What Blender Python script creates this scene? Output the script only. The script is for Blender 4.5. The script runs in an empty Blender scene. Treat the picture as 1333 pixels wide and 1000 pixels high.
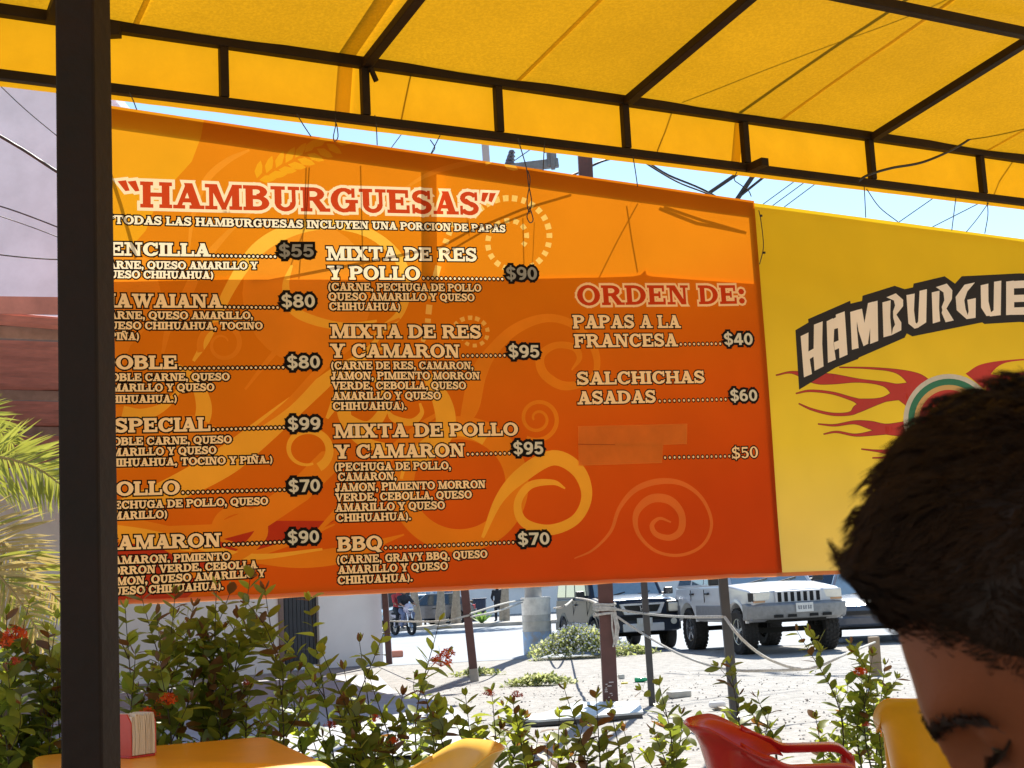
import bpy, bmesh, math, random
import numpy as np
from mathutils import Vector, Matrix, noise
from mathutils.geometry import delaunay_2d_cdt
random.seed(7)
SC = bpy.context.scene
COL = SC.collection
R_ = math.radians

# ------------------------------------------------------------------ camera
FPX, CX, CY = 1800.0, 666.5, 500.0
PITCH = math.atan(269 / 1800)
ROLL = R_(2.9)
CAM = Vector((0, 0, 1.25))
_fw = Vector((0, math.cos(PITCH), math.sin(PITCH)))
_u0 = Vector((0, -math.sin(PITCH), math.cos(PITCH)))
_r0 = Vector((1, 0, 0))
_U = math.cos(ROLL) * _u0 + math.sin(ROLL) * _r0
_R = math.cos(ROLL) * _r0 - math.sin(ROLL) * _u0
cam_d = bpy.data.cameras.new("camera")
cam = bpy.data.objects.new("camera", cam_d)
COL.objects.link(cam)
cam.matrix_world = Matrix(((_R.x, _U.x, -_fw.x, CAM.x), (_R.y, _U.y, -_fw.y, CAM.y),
                           (_R.z, _U.z, -_fw.z, CAM.z), (0, 0, 0, 1)))
cam_d.sensor_width = 36.0
cam_d.lens = 36.0 * FPX / 1333
cam_d.clip_start = 0.05
cam_d.clip_end = 2000
cam_d.dof.use_dof = True
cam_d.dof.focus_distance = 8.0
cam_d.dof.aperture_fstop = 26
SC.camera = cam

# ------------------------------------------------------------------ light
SUN_EL = R_(45)
SUN_AZ = math.atan2(0.2, 0.98)              # the sun stands behind the banner, a little to the right
world = bpy.data.worlds.new("World")
SC.world = world
world.use_nodes = True
wn = world.node_tree
sky = wn.nodes.new("ShaderNodeTexSky")
sky.sky_type = 'NISHITA'
sky.sun_disc = False
sky.sun_elevation = SUN_EL
sky.sun_rotation = SUN_AZ
sky.dust_density = 0.05
sky.air_density = 1.3
sky.ozone_density = 2.5
wn.links.new(sky.outputs[0], wn.nodes["Background"].inputs[0])
wn.nodes["Background"].inputs[1].default_value = 0.085
sun_d = bpy.data.lights.new("sun", 'SUN')
sun_d.energy = 4.6
sun_d.angle = R_(0.5)
sun_d.color = (1.0, 0.95, 0.86)
sun = bpy.data.objects.new("sun", sun_d)
COL.objects.link(sun)
_sd = Vector((math.sin(SUN_AZ) * math.cos(SUN_EL), math.cos(SUN_AZ) * math.cos(SUN_EL), math.sin(SUN_EL)))
sun.rotation_euler = _sd.to_track_quat('Z', 'Y').to_euler()
SC.view_settings.view_transform = 'Standard'
SC.view_settings.look = 'None'
SC.view_settings.exposure = 1.12
SC.view_settings.gamma = 1
SC.view_settings.use_curve_mapping = False
SC.cycles.max_bounces = 10
SC.cycles.transparent_max_bounces = 12
SC.cycles.use_denoising = True

# ------------------------------------------------------------------ where a line of sight meets a surface
def ray(px, py):
    return _fw * FPX + (px - CX) * _R - (py - CY) * _U
def gz(y):                                   # the lot lies a little lower than the floor of the stand
    t = min(1, max(0, (y - 15) / 6)); return -0.15 * t * t * (3 - 2 * t)
def Z(px, py, z=0.0):
    d = ray(px, py); return CAM + d * ((z - CAM.z) / d.z)
def G(px, py):
    z = 0.0
    for _ in range(6):
        p = Z(px, py, z); z = gz(p.y)
    return p
def Y(px, py, y):
    d = ray(px, py); return CAM + d * (y / d.y)
def PL(px, py, o, n):
    d = ray(px, py); return CAM + d * ((o - CAM).dot(n) / d.dot(n))

# ------------------------------------------------------------------ materials
def nn(nt, t, **kw):
    n = nt.nodes.new(t)
    for k, v in kw.items():
        if k in n.inputs: n.inputs[k].default_value = v
        else: setattr(n, k, v)
    return n
def c4(c): return (c[0], c[1], c[2], 1)
def varied(nt, col, var, scale, detail=5, col2=None):
    tc = nn(nt, "ShaderNodeTexCoord")
    nz = nn(nt, "ShaderNodeTexNoise", Scale=scale, Detail=detail, Roughness=0.6)
    nt.links.new(tc.outputs['Object'], nz.inputs['Vector'])
    rp = nn(nt, "ShaderNodeValToRGB")
    a = col if col2 is None else col2
    k = 1 - var
    rp.color_ramp.elements[0].position = 0.3; rp.color_ramp.elements[1].position = 0.7
    rp.color_ramp.elements[0].color = c4([x * k for x in a])
    rp.color_ramp.elements[1].color = c4([min(1, x * (1 + var * .5)) for x in col])
    nt.links.new(nz.outputs['Fac'], rp.inputs['Fac'])
    return rp.outputs['Color'], tc
def pm(name, col, rough=0.5, metal=0.0, var=0.12, scale=12, bump=0.0, bscale=60, coat=0.0, col2=None, spec=0.5, detail=5):
    m = bpy.data.materials.new(name); m.use_nodes = True; nt = m.node_tree
    b = nt.nodes["Principled BSDF"]
    o, tc = varied(nt, col, var, scale, detail, col2)
    nt.links.new(o, b.inputs['Base Color'])
    b.inputs['Roughness'].default_value = rough; b.inputs['Metallic'].default_value = metal
    b.inputs['Coat Weight'].default_value = coat; b.inputs['Specular IOR Level'].default_value = spec
    b.inputs['Coat Roughness'].default_value = 0.08
    if bump:
        nz = nn(nt, "ShaderNodeTexNoise", Scale=bscale, Detail=4)
        nt.links.new(tc.outputs['Object'], nz.inputs['Vector'])
        bp = nn(nt, "ShaderNodeBump", Strength=bump, Distance=0.02)
        nt.links.new(nz.outputs['Fac'], bp.inputs['Height'])
        nt.links.new(bp.outputs[0], b.inputs['Normal'])
    return m
def tm(name, col, trans=0.5, var=0.06, scale=3, tcol=None, gloss=0.03, rough=0.45, grad=None, grain=0, grit=40):
    """cloth, vinyl, leaf: light comes through it as well as off it"""
    m = bpy.data.materials.new(name); m.use_nodes = True; nt = m.node_tree
    b = nt.nodes["Principled BSDF"]; nt.nodes.remove(b)
    out = [n for n in nt.nodes if n.type == 'OUTPUT_MATERIAL'][0]
    o, tc = varied(nt, col, var, scale)
    if grad:                                  # a sheet whose colour runs from one to another across it
        (dx, dz, off), stops = grad
        sp = nn(nt, "ShaderNodeSeparateXYZ"); nt.links.new(tc.outputs['Object'], sp.inputs[0])
        m1 = nn(nt, "ShaderNodeMath", operation='MULTIPLY'); m1.inputs[1].default_value = dx
        m2 = nn(nt, "ShaderNodeMath", operation='MULTIPLY_ADD'); m2.inputs[1].default_value = dz
        m3 = nn(nt, "ShaderNodeMath", operation='ADD'); m3.inputs[1].default_value = off
        nt.links.new(sp.outputs['X'], m1.inputs[0]); nt.links.new(sp.outputs['Z'], m2.inputs[0])
        nt.links.new(m1.outputs[0], m2.inputs[2]); nt.links.new(m2.outputs[0], m3.inputs[0])
        rp = nn(nt, "ShaderNodeValToRGB"); cr = rp.color_ramp
        while len(cr.elements) < len(stops): cr.elements.new(0.5)
        for e, (p, c) in zip(cr.elements, stops): e.position = p; e.color = c4(c)
        nt.links.new(m3.outputs[0], rp.inputs[0])
        nz = nn(nt, "ShaderNodeTexNoise", Scale=1.6, Detail=6); nt.links.new(tc.outputs['Object'], nz.inputs['Vector'])
        rr = nn(nt, "ShaderNodeMapRange"); rr.inputs[1].default_value = .35; rr.inputs[2].default_value = .7
        rr.inputs[3].default_value = 1 - var; rr.inputs[4].default_value = 1.0
        nt.links.new(nz.outputs['Fac'], rr.inputs[0])
        mx = nn(nt, "ShaderNodeMix", data_type='RGBA', blend_type='MULTIPLY'); mx.inputs[0].default_value = 1
        nt.links.new(rp.outputs[0], mx.inputs[6]); nt.links.new(rr.outputs[0], mx.inputs[7])
        o = mx.outputs[2]
    if grain:                                 # dust and weave
        nz = nn(nt, "ShaderNodeTexNoise", Scale=grit, Detail=8, Roughness=.75); nt.links.new(tc.outputs['Object'], nz.inputs['Vector'])
        rr = nn(nt, "ShaderNodeMapRange"); rr.inputs[1].default_value = .42; rr.inputs[2].default_value = .62
        rr.inputs[3].default_value = 1 - grain; rr.inputs[4].default_value = 1.0
        nt.links.new(nz.outputs['Fac'], rr.inputs[0])
        mx = nn(nt, "ShaderNodeMix", data_type='RGBA', blend_type='MULTIPLY'); mx.inputs[0].default_value = 1
        nt.links.new(o, mx.inputs[6]); nt.links.new(rr.outputs[0], mx.inputs[7]); o = mx.outputs[2]
    d = nn(nt, "ShaderNodeBsdfDiffuse"); t = nn(nt, "ShaderNodeBsdfTranslucent"); g = nn(nt, "ShaderNodeBsdfGlossy", Roughness=rough)
    nt.links.new(o, d.inputs[0])
    if tcol: t.inputs[0].default_value = c4(tcol)
    else: nt.links.new(o, t.inputs[0])
    a = nn(nt, "ShaderNodeMixShader"); a.inputs[0].default_value = trans
    nt.links.new(d.outputs[0], a.inputs[1]); nt.links.new(t.outputs[0], a.inputs[2])
    c = nn(nt, "ShaderNodeMixShader"); c.inputs[0].default_value = gloss
    nt.links.new(a.outputs[0], c.inputs[1]); nt.links.new(g.outputs[0], c.inputs[2])
    nt.links.new(c.outputs[0], out.inputs[0])
    return m

# ------------------------------------------------------------------ mesh helpers
BASE = {}                                     # world place of each parent, so that parts can be built in world coordinates
def thing(name, label, cat, loc=(0, 0, 0), rz=0.0, group=None):
    o = bpy.data.objects.new(name, None); COL.objects.link(o)
    o.empty_display_size = 0.1
    o.location = loc; o.rotation_euler = (0, 0, rz)
    o['label'] = label; o['category'] = cat
    if group: o['group'] = group
    BASE[o] = Vector(loc)
    return o
def tag(o, label, cat, group=None):
    o['label'] = label; o['category'] = cat
    if group: o['group'] = group
    return o
def copy_tree(o, parent=None):
    c = o.copy(); COL.objects.link(c); c.parent = parent
    for ch in o.children: copy_tree(ch, c)
    return c
class MB:
    def __init__(s): s.v = []; s.f = []; s.m = []
    def add(s, vs, fs, mi=0):
        k = len(s.v); s.v += [tuple(p) for p in vs]
        s.f += [tuple(i + k for i in f) for f in fs]; s.m += [mi] * len(fs)
    def box(s, c, d, mi=0, M=None):
        c = Vector(c); vs = []
        for x in (-.5, .5):
            for y in (-.5, .5):
                for z in (-.5, .5):
                    p = Vector((x * d[0], y * d[1], z * d[2]))
                    vs.append(c + (M @ p if M else p))
        s.add(vs, [(0, 1, 3, 2), (4, 6, 7, 5), (0, 4, 5, 1), (2, 3, 7, 6), (0, 2, 6, 4), (1, 5, 7, 3)], mi)
    def bar(s, a, b, w, h, mi=0, up=(0, 0, 1)):
        a, b = Vector(a), Vector(b); x = (b - a); L = x.length; x.normalize()
        y = Vector(up).cross(x).normalized(); z = x.cross(y)
        M = Matrix((x, y, z)).transposed()
        s.box((a + b) / 2, (L, w, h), mi, M)
    def tube(s, pts, r, seg=8, mi=0, cap=True):
        pts = [Vector(p) for p in pts]; n = len(pts)
        rs = r if isinstance(r, (list, tuple)) else [r] * n
        ref = None; vs = []
        for i, p in enumerate(pts):
            t = (pts[min(i + 1, n - 1)] - pts[max(i - 1, 0)])
            if t.length < 1e-9: t = Vector((0, 0, 1))
            t.normalize()
            if ref is None: ref = t.orthogonal().normalized()
            ref = (ref - t * ref.dot(t))
            ref = ref.normalized() if ref.length > 1e-6 else t.orthogonal().normalized()
            q = t.cross(ref)
            for k in range(seg):
                a = 2 * math.pi * k / seg
                vs.append(p + (ref * math.cos(a) + q * math.sin(a)) * rs[i])
        fs = [(i * seg + k, i * seg + (k + 1) % seg, (i + 1) * seg + (k + 1) % seg, (i + 1) * seg + k)
              for i in range(n - 1) for k in range(seg)]
        if cap: fs += [tuple(range(seg - 1, -1, -1)), tuple((n - 1) * seg + k for k in range(seg))]
        s.add(vs, fs, mi)
    def lathe(s, prof, c=(0, 0, 0), axis='z', seg=24, mi=0, M=None):
        vs = []; n = len(prof); c = Vector(c)
        for r, h in prof:
            for k in range(seg):
                a = 2 * math.pi * k / seg
                x, y = r * math.cos(a), r * math.sin(a)
                p = Vector((x, y, h)) if axis == 'z' else Vector((x, h, y)) if axis == 'y' else Vector((h, x, y))
                vs.append(c + (M @ p if M else p))
        fs = [(i * seg + k, i * seg + (k + 1) % seg, (i + 1) * seg + (k + 1) % seg, (i + 1) * seg + k)
              for i in range(n - 1) for k in range(seg)]
        s.add(vs, fs, mi)
    def ball(s, c, r, mi=0, n=8, M=None):
        r = r if isinstance(r, (tuple, list)) else (r, r, r)
        vs = []; c = Vector(c)
        for i in range(n + 1):
            th = math.pi * i / n
            for k in range(2 * n):
                a = math.pi * k / n
                p = Vector((r[0] * math.sin(th) * math.cos(a), r[1] * math.sin(th) * math.sin(a), r[2] * math.cos(th)))
                vs.append(c + (M @ p if M else p))
        w = 2 * n
        s.add(vs, [(i * w + k, (i + 1) * w + k, (i + 1) * w + (k + 1) % w, i * w + (k + 1) % w) for i in range(n) for k in range(w)], mi)
    def prism(s, poly, y0, y1, mi=0, f=lambda x, y, z: (x, y, z)):
        """outline in x-z pushed along y"""
        n = len(poly)
        vs = [f(x, y0, z) for x, z in poly] + [f(x, y1, z) for x, z in poly]
        s.add(vs, [tuple(range(n)), tuple(range(2 * n - 1, n - 1, -1))] + [(i, i + n, (i + 1) % n + n, (i + 1) % n) for i in range(n)], mi)
    def build(s, name, mats, parent=None, smooth=None, bevel=0, world=False, seg=2, clean=False):
        me = bpy.data.meshes.new(name)
        off = BASE.get(parent, Vector()) if world and parent else Vector()
        me.from_pydata([(p[0] - off.x, p[1] - off.y, p[2] - off.z) for p in s.v], [], s.f)
        for m in (mats if isinstance(mats, (list, tuple)) else [mats]): me.materials.append(m)
        me.polygons.foreach_set('material_index', s.m)
        if clean:
            bm = bmesh.new(); bm.from_mesh(me); bmesh.ops.remove_doubles(bm, verts=bm.verts, dist=1e-5)
            bmesh.ops.recalc_face_normals(bm, faces=bm.faces); bm.to_mesh(me); bm.free()
        me.update()
        if smooth is not None:
            me.polygons.foreach_set('use_smooth', [True] * len(me.polygons))
            if smooth < 179: me.set_sharp_from_angle(angle=R_(smooth))
        o = bpy.data.objects.new(name, me); COL.objects.link(o)
        if parent: o.parent = parent; BASE[o] = BASE.get(parent, Vector())
        if bevel:
            b = o.modifiers.new('bevel', 'BEVEL'); b.width = bevel; b.segments = seg; b.limit_method = 'ANGLE'; b.angle_limit = R_(35)
        return o
def smoothstep(a, b, x):
    t = min(1, max(0, (x - a) / (b - a))); return t * t * (3 - 2 * t)
def bez(pts, n=8):
    """smooth curve through the points (Catmull-Rom)"""
    P = [Vector(p) for p in pts]; P = [P[0] * 2 - P[1]] + P + [P[-1] * 2 - P[-2]]; out = []
    for i in range(1, len(P) - 2):
        for k in range(n):
            t = k / n; a, b, c, d = P[i - 1], P[i], P[i + 1], P[i + 2]
            out.append(.5 * ((2 * b) + (c - a) * t + (2 * a - 5 * b + 4 * c - d) * t * t + (3 * b - a - 3 * c + d) * t ** 3))
    out.append(P[-2]); return out

# ================================================================== LARGE STRUCTURE: ground
M_floor = pm("floor_concrete", (.32, .31, .30), .8, var=.2, scale=3, bump=.2)
M_gravel = pm("gravel", (.36, .345, .32), .95, var=.38, scale=9, bump=.9, bscale=28, detail=9)
M_street = pm("street_surface", (.23, .26, .30), .8, var=.12, scale=.6, bump=.2, bscale=30)
M_walk = pm("pale_concrete", (.44, .44, .45), .85, var=.16, scale=1.5, bump=.15)
M_kerb = pm("kerb_concrete", (.42, .38, .33), .85, var=.25, scale=4)
M_dirt = pm("dirt", (.42, .35, .28), .95, var=.4, scale=6, bump=.5)
def sheet(name, mat, poly, dz=0.0, nx=1, follow=True):
    b = MB(); b.add([(x, y, (gz(y) if follow else 0) + dz) for x, y in poly], [tuple(range(len(poly)))])
    o = b.build(name, mat); o['kind'] = 'structure'; return o
def grid_ground():
    b = MB(); ys = [-12, 0, 8] + [11 + .22 * i for i in range(50)] + [23, 26, 30, 40, 60, 100, 200, 500, 1200]
    xs = [-1200, -400, -100, -40, -15] + [-4 + .25 * i for i in range(49)] + [12, 20, 40, 100, 400, 1200]
    for y in ys:
        for x in xs:
            h = gz(y)
            if -4 <= x <= 9 and 11 < y < 23: h += .022 * noise.noise((x * 2.2, y * 2.2, 0)) + .012 * noise.noise((x * 6, y * 6, 3))
            b.v.append((x, y, h))
    n = len(xs)
    for j in range(len(ys) - 1):
        for i in range(n - 1): b.f.append((j * n + i, j * n + i + 1, (j + 1) * n + i + 1, (j + 1) * n + i)); b.m.append(0)
    o = b.build("ground", M_gravel, smooth=179); o['kind'] = 'structure'
grid_ground()
def strip(name, mat, rows, dz):
    """a sheet that follows the slope: rows of (y, x0, x1)"""
    b = MB()
    for y, x0, x1 in rows: b.v += [(x0, y, gz(y) + dz), (x1, y, gz(y) + dz)]
    for i in range(len(rows) - 1): b.f.append((2 * i, 2 * i + 1, 2 * i + 3, 2 * i + 2)); b.m.append(0)
    o = b.build(name, mat); o['kind'] = 'structure'; return o
strip("stand_floor", M_floor, [(-8, -9, 9), (2, -9, 9), (5.2, -9, 9), (9.5, -9, 9)], .02)
strip("pavement", M_walk, [(11.0, -14, -.25), (13, -14, -.45), (15, -14, -.75), (17, -14, -1.05), (18, -14, -1.3), (19, -14, -1.55), (20, -14, -1.8), (21, -14, -2.0), (25.5, -14, -2.7)], .035)
strip("street", M_street, [(29, -60, 90), (34, -60, 90), (44, -60, 90), (57, -60, 90)], .006)
b = MB(); b.box((10, 58.5, -.15 + .07), (160, 2.4, .16)); o = b.build("median", M_kerb, bevel=.03); o['kind'] = 'structure'
strip("far_street", M_street, [(59.7, -60, 90), (76, -60, 90)], .008)

# ================================================================== porch and buildings on the left
M_lav = pm("pale_plaster", (.80, .82, .93), .9, var=.14, scale=1.2, bump=.15, bscale=14)
M_white = pm("white_plaster", (.84, .83, .84), .9, var=.08, scale=1.0, bump=.12, bscale=12)
M_rust = pm("red_sheet", (.72, .25, .17), .7, var=.3, scale=2.5)
M_rustbeam = pm("rusty_tube", (.36, .25, .21), .6, var=.3, scale=6)
M_maroon = pm("maroon_paint", (.105, .042, .038), .5, var=.25, scale=6)
M_grey = pm("dark_grey_paint", (.05, .052, .058), .5, var=.2, scale=6)
M_door = pm("dark_slat_paint", (.030, .034, .048), .5, var=.3, scale=3)
M_tan = pm("tan_wood", (.30, .22, .14), .7, var=.3, scale=8)

P1, P2, P3 = G(507, 865), G(618, 887), G(795, 919)
WALL = [Vector((-13.0, 22.9, 0)), Vector((P1.x - .16, P1.y + .35, 0))]
wd = (WALL[1] - WALL[0]).normalized(); wn_ = Vector((-wd.y, wd.x, 0))
root = thing("plaster_house", "low white plaster house with a dark slatted door behind the bushes, left of the street", "house", (WALL[1].x, WALL[1].y, -.15))
b = MB()
def wallbox(b, a, c, z0, z1, th=.25, mi=0):
    a, c = Vector(a), Vector(c); d = (c - a).normalized(); n = Vector((-d.y, d.x, 0))
    b.bar((a + n * th / 2) + Vector((0, 0, (z0 + z1) / 2)), (c + n * th / 2) + Vector((0, 0, (z0 + z1) / 2)), th, z1 - z0, mi)
def on_wall(px, py):
    return PL(px, py, WALL[0], wn_)
dl, dr = on_wall(368, 800), on_wall(415, 800)
dtop = 2.25
f2 = lambda p: Vector((p.x, p.y, 0))
wallbox(b, WALL[0], f2(dl), -.2, 3.95); wallbox(b, f2(dr), WALL[1], -.2, 3.95); wallbox(b, f2(dl), f2(dr), dtop, 3.95)
b.bar(WALL[1] + wn_ * .25 - wd * .125 + Vector((0, 0, 1.87)), WALL[1] + wn_ * 5 - wd * .125 + Vector((0, 0, 1.87)), .25, 4.15)
b.build("wall", M_white, root, world=True)
b = MB()
n_sl = 9
for i in range(n_sl):
    a = f2(dl).lerp(f2(dr), (i + .06) / n_sl); c = f2(dl).lerp(f2(dr), (i + .94) / n_sl)
    wallbox(b, a + wn_ * .10, c + wn_ * .10, -.05, dtop - .02, .03)
a, c = f2(dl) + wn_ * .14, f2(dr) + wn_ * .14
wallbox(b, a, c, -.05, dtop - .02, .02)
door = b.build("door", M_door, root, world=True)
b = MB(); b.box(f2(dr).lerp(f2(dl), .1) + wn_ * .07 + Vector((0, 0, 1.0)), (.03, .05, .14)); b.build("handle", M_grey, door, world=True)
b = MB()
for q in (f2(dl) - wd * .05,):
    b.box(q - wn_ * .015 + Vector((0, 0, 1.1)), (.10, .06, 2.3), M=Matrix.Rotation(math.atan2(wd.y, wd.x), 3, 'Z'))
b.build("door_frame", pm("brown_frame", (.22, .15, .13), .6), root, world=True)
# porch roof: corrugated red sheet on tubes, its right edge over the row of maroon posts
RZ = 4.0
edge_dir = (P2 - P1); edge_dir.z = 0; edge_dir.normalize()
rb0 = Vector((P1.x + .05, P1.y + .1, RZ)); rb1 = rb0 + edge_dir * 10.2
front_l = Vector((-14, 9.3, RZ)); front_c = Y(86, 404, 12.4); front_c.z = RZ
back_l = Vector((-14, 22.7, RZ))
b = MB()
NX, NY = 130, 14
def roof_pt(u, v):
    fr = front_l.lerp(front_c, u / .55) if u < .55 else front_c.lerp(rb1, (u - .55) / .45)
    bk = back_l.lerp(rb0, u)
    p = fr.lerp(bk, v); p.z += .018 * math.sin(v * 120 * math.pi) ; return p
NV = 240
for i in range(11):
    for j in range(NV + 1): b.v.append(roof_pt(i / 10, j / NV))
for i in range(10):
    for j in range(NV): b.f.append((i * (NV + 1) + j, (i + 1) * (NV + 1) + j, (i + 1) * (NV + 1) + j + 1, i * (NV + 1) + j + 1)); b.m.append(0)
o = b.build("roof", M_rust, root, world=True, smooth=60)
s_ = o.modifiers.new('thick', 'SOLIDIFY'); s_.thickness = .02
for v in (.02, .30, .55, .80):
    b = MB()
    for k in range(5): b.bar(roof_pt(k / 5, v) - Vector((0, 0, .10)), roof_pt((k + 1) / 5, v) - Vector((0, 0, .10)), .09, .12)
    b.build("roof_beam", M_rustbeam, root, world=True)
for u in (.12, .34, .62):
    b = MB(); b.bar(roof_pt(u, 0) - Vector((0, 0, .2)), roof_pt(u, .98) - Vector((0, 0, .2)), .07, .09); b.build("roof_beam", M_rustbeam, root, world=True)
b = MB()
b.bar(roof_pt(0, 0) + Vector((0, -.02, .03)), roof_pt(.55, 0) + Vector((0, -.02, .03)), .03, .16)
b.bar(roof_pt(.55, 0) + Vector((0, -.02, .03)), roof_pt(1, 0) + Vector((0, -.02, .03)), .03, .16)
b.build("fascia", M_rust, root, world=True)
# the tall neighbour behind
hx = 26.5 * (112 - 666) / 1800
root = thing("tall_house", "tall lavender grey plaster house rising above the red porch roof at the left", "house", (-14, 27, -.15))
b = MB(); b.box((hx - 6, 30.2, 5.8), (12, 7.4, 12.2)); b.build("wall", M_lav, root, world=True, bevel=.02)
b = MB(); b.box((hx - 6, 30.2, 12.0), (12.2, 7.6, .25)); b.build("parapet", M_lav, root, world=True, bevel=.02)

# ================================================================== posts, drum, pole
def lean_post(name, label, a, top_px, h, w, mat, cat="post", group=None, foot=None):
    """a square steel post that leans a little"""
    t = PL(top_px[0], top_px[1], a, Vector((0, 1, 0)))
    d = (t - a).normalized(); e = a + d * (h / d.z)
    r = thing(name, label, cat, a, group=group)
    b = MB(); b.bar(a - d * .1, e, w, w, up=(0, 1, .1)); b.build("shaft", mat, r, world=True, bevel=.004)
    if foot:
        b = MB(); b.bar(a - d * .1, a + d * foot, w + .006, w + .006, up=(0, 1, .1)); b.build("foot", M_kerb, r, world=True, bevel=.004)
    return r, d
g_post = "maroon steel posts of the rope line"
lean_post("steel_post", "maroon steel post at the right corner of the white house", P1, (501, 773), 4.1, .125, M_maroon, group=g_post)
lean_post("steel_post", "maroon steel post with a bare chipped foot, between the white house and the drum", P2, (605, 768), 4.1, .13, M_maroon, group=g_post, foot=.2)
r3, d3 = lean_post("steel_post", "maroon steel post with white rope knotted round it, left of the dark blue car", P3, (788, 770), 6.6, .155, M_maroon, group=g_post)
for k in range(9):
    z = .06 + .012 * k
    b = MB(); b.box(P3 + d3 * (z * 1.6) + Vector((random.uniform(-.05, .05), -.079, 0)), (random.uniform(.01, .05), .004, .006))
    b.build("paint_chip", M_white, r3, world=True)
Q1, Q2 = G(849, 918), G(958, 945)
lean_post("steel_post", "thin dark grey steel post in front of the dark blue car", Q1, (838, 755), 3.4, .066, M_grey, group="grey posts")
lean_post("steel_post", "dark grey steel post in front of the white off-road car", Q2, (941, 755), 3.4, .078, M_grey, group="grey posts")
# pale post standing on the porch roof
a = Y(634, 214, 18.5)
r = thing("roof_post", "pale steel post rising over the banner, left of the pole crossarm", "post", (a.x, a.y, RZ))
b = MB(); b.bar((a.x + .05, a.y, RZ), Y(629, 150, 18.5), .10, .10, up=(0, 1, .1)); b.build("shaft", M_walk, r, world=True)
b = MB(); b.box((a.x + .05, a.y, RZ + .06), (.25, .25, .03)); b.build("base_plate", M_walk, r, world=True)
# drum round the foot of the utility pole
D0 = G(701, 853); D0.y += .3
dr_h = 1.24
M_drum = pm("drum_paint", (.80, .78, .72), .8, var=.25, scale=6, bump=.3, bscale=15)
M_drum2 = pm("drum_grey_paint", (.56, .55, .50), .8, var=.3, scale=5, bump=.3, bscale=15)
M_blue = pm("faded_blue_paint", (.22, .40, .66), .8, var=.4, scale=7, col2=(.62, .58, .50), bump=.3, bscale=15)
r = thing("concrete_drum", "whitewashed concrete filled drum with faded blue lower half at the foot of a pole", "drum", D0)
R0 = .315
b = MB(); b.lathe([(R0 * .96, 0), (R0, .02), (R0, .5)], D0, seg=36); b.build("blue_band", M_blue, r, world=True, smooth=50)
b = MB(); b.lathe([(R0 - .001, .5), (R0 + .012, .51), (R0 + .002, .53), (R0, .70), (R0 + .016, .72), (R0, .74), (R0, .86)], D0, seg=36); b.build("grey_band", M_drum2, r, world=True, smooth=50)
b = MB(); b.lathe([(R0 + .002, .86), (R0 + .004, 1.16), (R0 + .02, 1.19), (R0 + .01, dr_h), (R0 - .03, dr_h), (0, dr_h - .03)], D0, seg=36); b.build("white_band", M_drum, r, world=True, smooth=50)
M_pole = pm("pole_concrete", (.40, .39, .37), .9, var=.2, scale=5)
M_iron = pm("galvanised_iron", (.20, .21, .22), .5, metal=.6, var=.25, scale=9)
ptop = PL(690, 214, D0, Vector((0, 1, 0)))
r = thing("utility_pole", "round concrete utility pole with a steel crossarm showing above the banner", "utility pole", (D0.x, D0.y, D0.z + dr_h))
pb = Vector((D0.x - .05, D0.y, D0.z + dr_h - .02))
b = MB(); b.tube([pb, pb.lerp(Vector((ptop.x, D0.y, ptop.z - .1)), 1)], [.19, .12], 20); b.build("shaft", M_pole, r, world=True, smooth=60)
arm = MB(); A0, A1 = Y(652, 221, D0.y - .2), Y(727, 212, D0.y - .2)
arm.bar(A0, A1, .14, .20); arm.build("crossarm", M_iron, r, world=True, bevel=.01)
b = MB(); p = Y(718, 206, D0.y - .2)
b.box(p, (.22, .2, .42)); b.box(p + Vector((-.03, 0, .2)), (.30, .1, .12)); b.box(p + Vector((.02, -.1, -.05)), (.1, .1, .5)); b.build("bracket", M_iron, r, world=True, bevel=.02)
p = Y(663, 205, D0.y - .2)
b = MB()
for k in range(4): b.lathe([(.03, -.03), (.13 - .015 * k, -.03), (.10 - .015 * k, .03), (.03, .03)], p + Vector((.02 * k, 0, -.14 + .09 * k)), seg=16)
b.build("insulator", pm("glazed_brown", (.12, .11, .13), .25), r, world=True, smooth=40)
# yellow stake
S0 = G(755, 842)
r = thing("marker_stake", "yellow painted flat stake standing in the weeds beside the drum", "stake", S0)
b = MB(); b.bar(S0 - Vector((0, 0, .1)), Y(750, 780, S0.y), .12, .05, up=(0, 1, 0)); b.build("stake_board", pm("yellow_stake_paint", (.70, .42, .02), .6, var=.2), r, world=True, bevel=.004)
# wooden stub at the right
W0 = G(1141, 880)
r = thing("wooden_stub", "bare tan wooden stub post behind the right hand bush", "post", W0)
b = MB(); b.bar(W0 - Vector((0, 0, .1)), Y(1137, 829, W0.y), .13, .12, up=(0, 1, 0)); b.build("stub_shaft", M_tan, r, world=True, bevel=.008)

# ropes
M_rope = pm("white_rope", (.62, .60, .55), .9, var=.3, scale=40, bump=.6, bscale=200)
def rope(label, pts, r=.016, name="rope", mat=None, cat="rope", group="ropes of the lot"):
    b = MB(); c = bez(pts, 6); b.tube(c, r, 6)
    o = b.build(name, mat or M_rope, smooth=60)
    return tag(o, label, cat, group)
y3 = P3.y - .09
rope("white rope from the drum to the maroon post left of it", [Y(681, 781, D0.y - .35), Y(655, 786, 24.5), Y(612, 799, P2.y - .1)])
rope("slack white rope below the other, from the drum to the maroon post left of it", [Y(680, 784, D0.y - .36), Y(650, 795, 24), Y(613, 803, P2.y - .1)])
rope("white rope from the house corner post to the chipped post", [Y(611, 801, P2.y - .1), Y(570, 809, 23), Y(508, 809, P1.y - .1)])
rope("white rope between the drum and the yellow stake", [Y(721, 792, D0.y - .25), Y(735, 789, 26), Y(747, 779, S0.y - .06)], .022)
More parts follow.
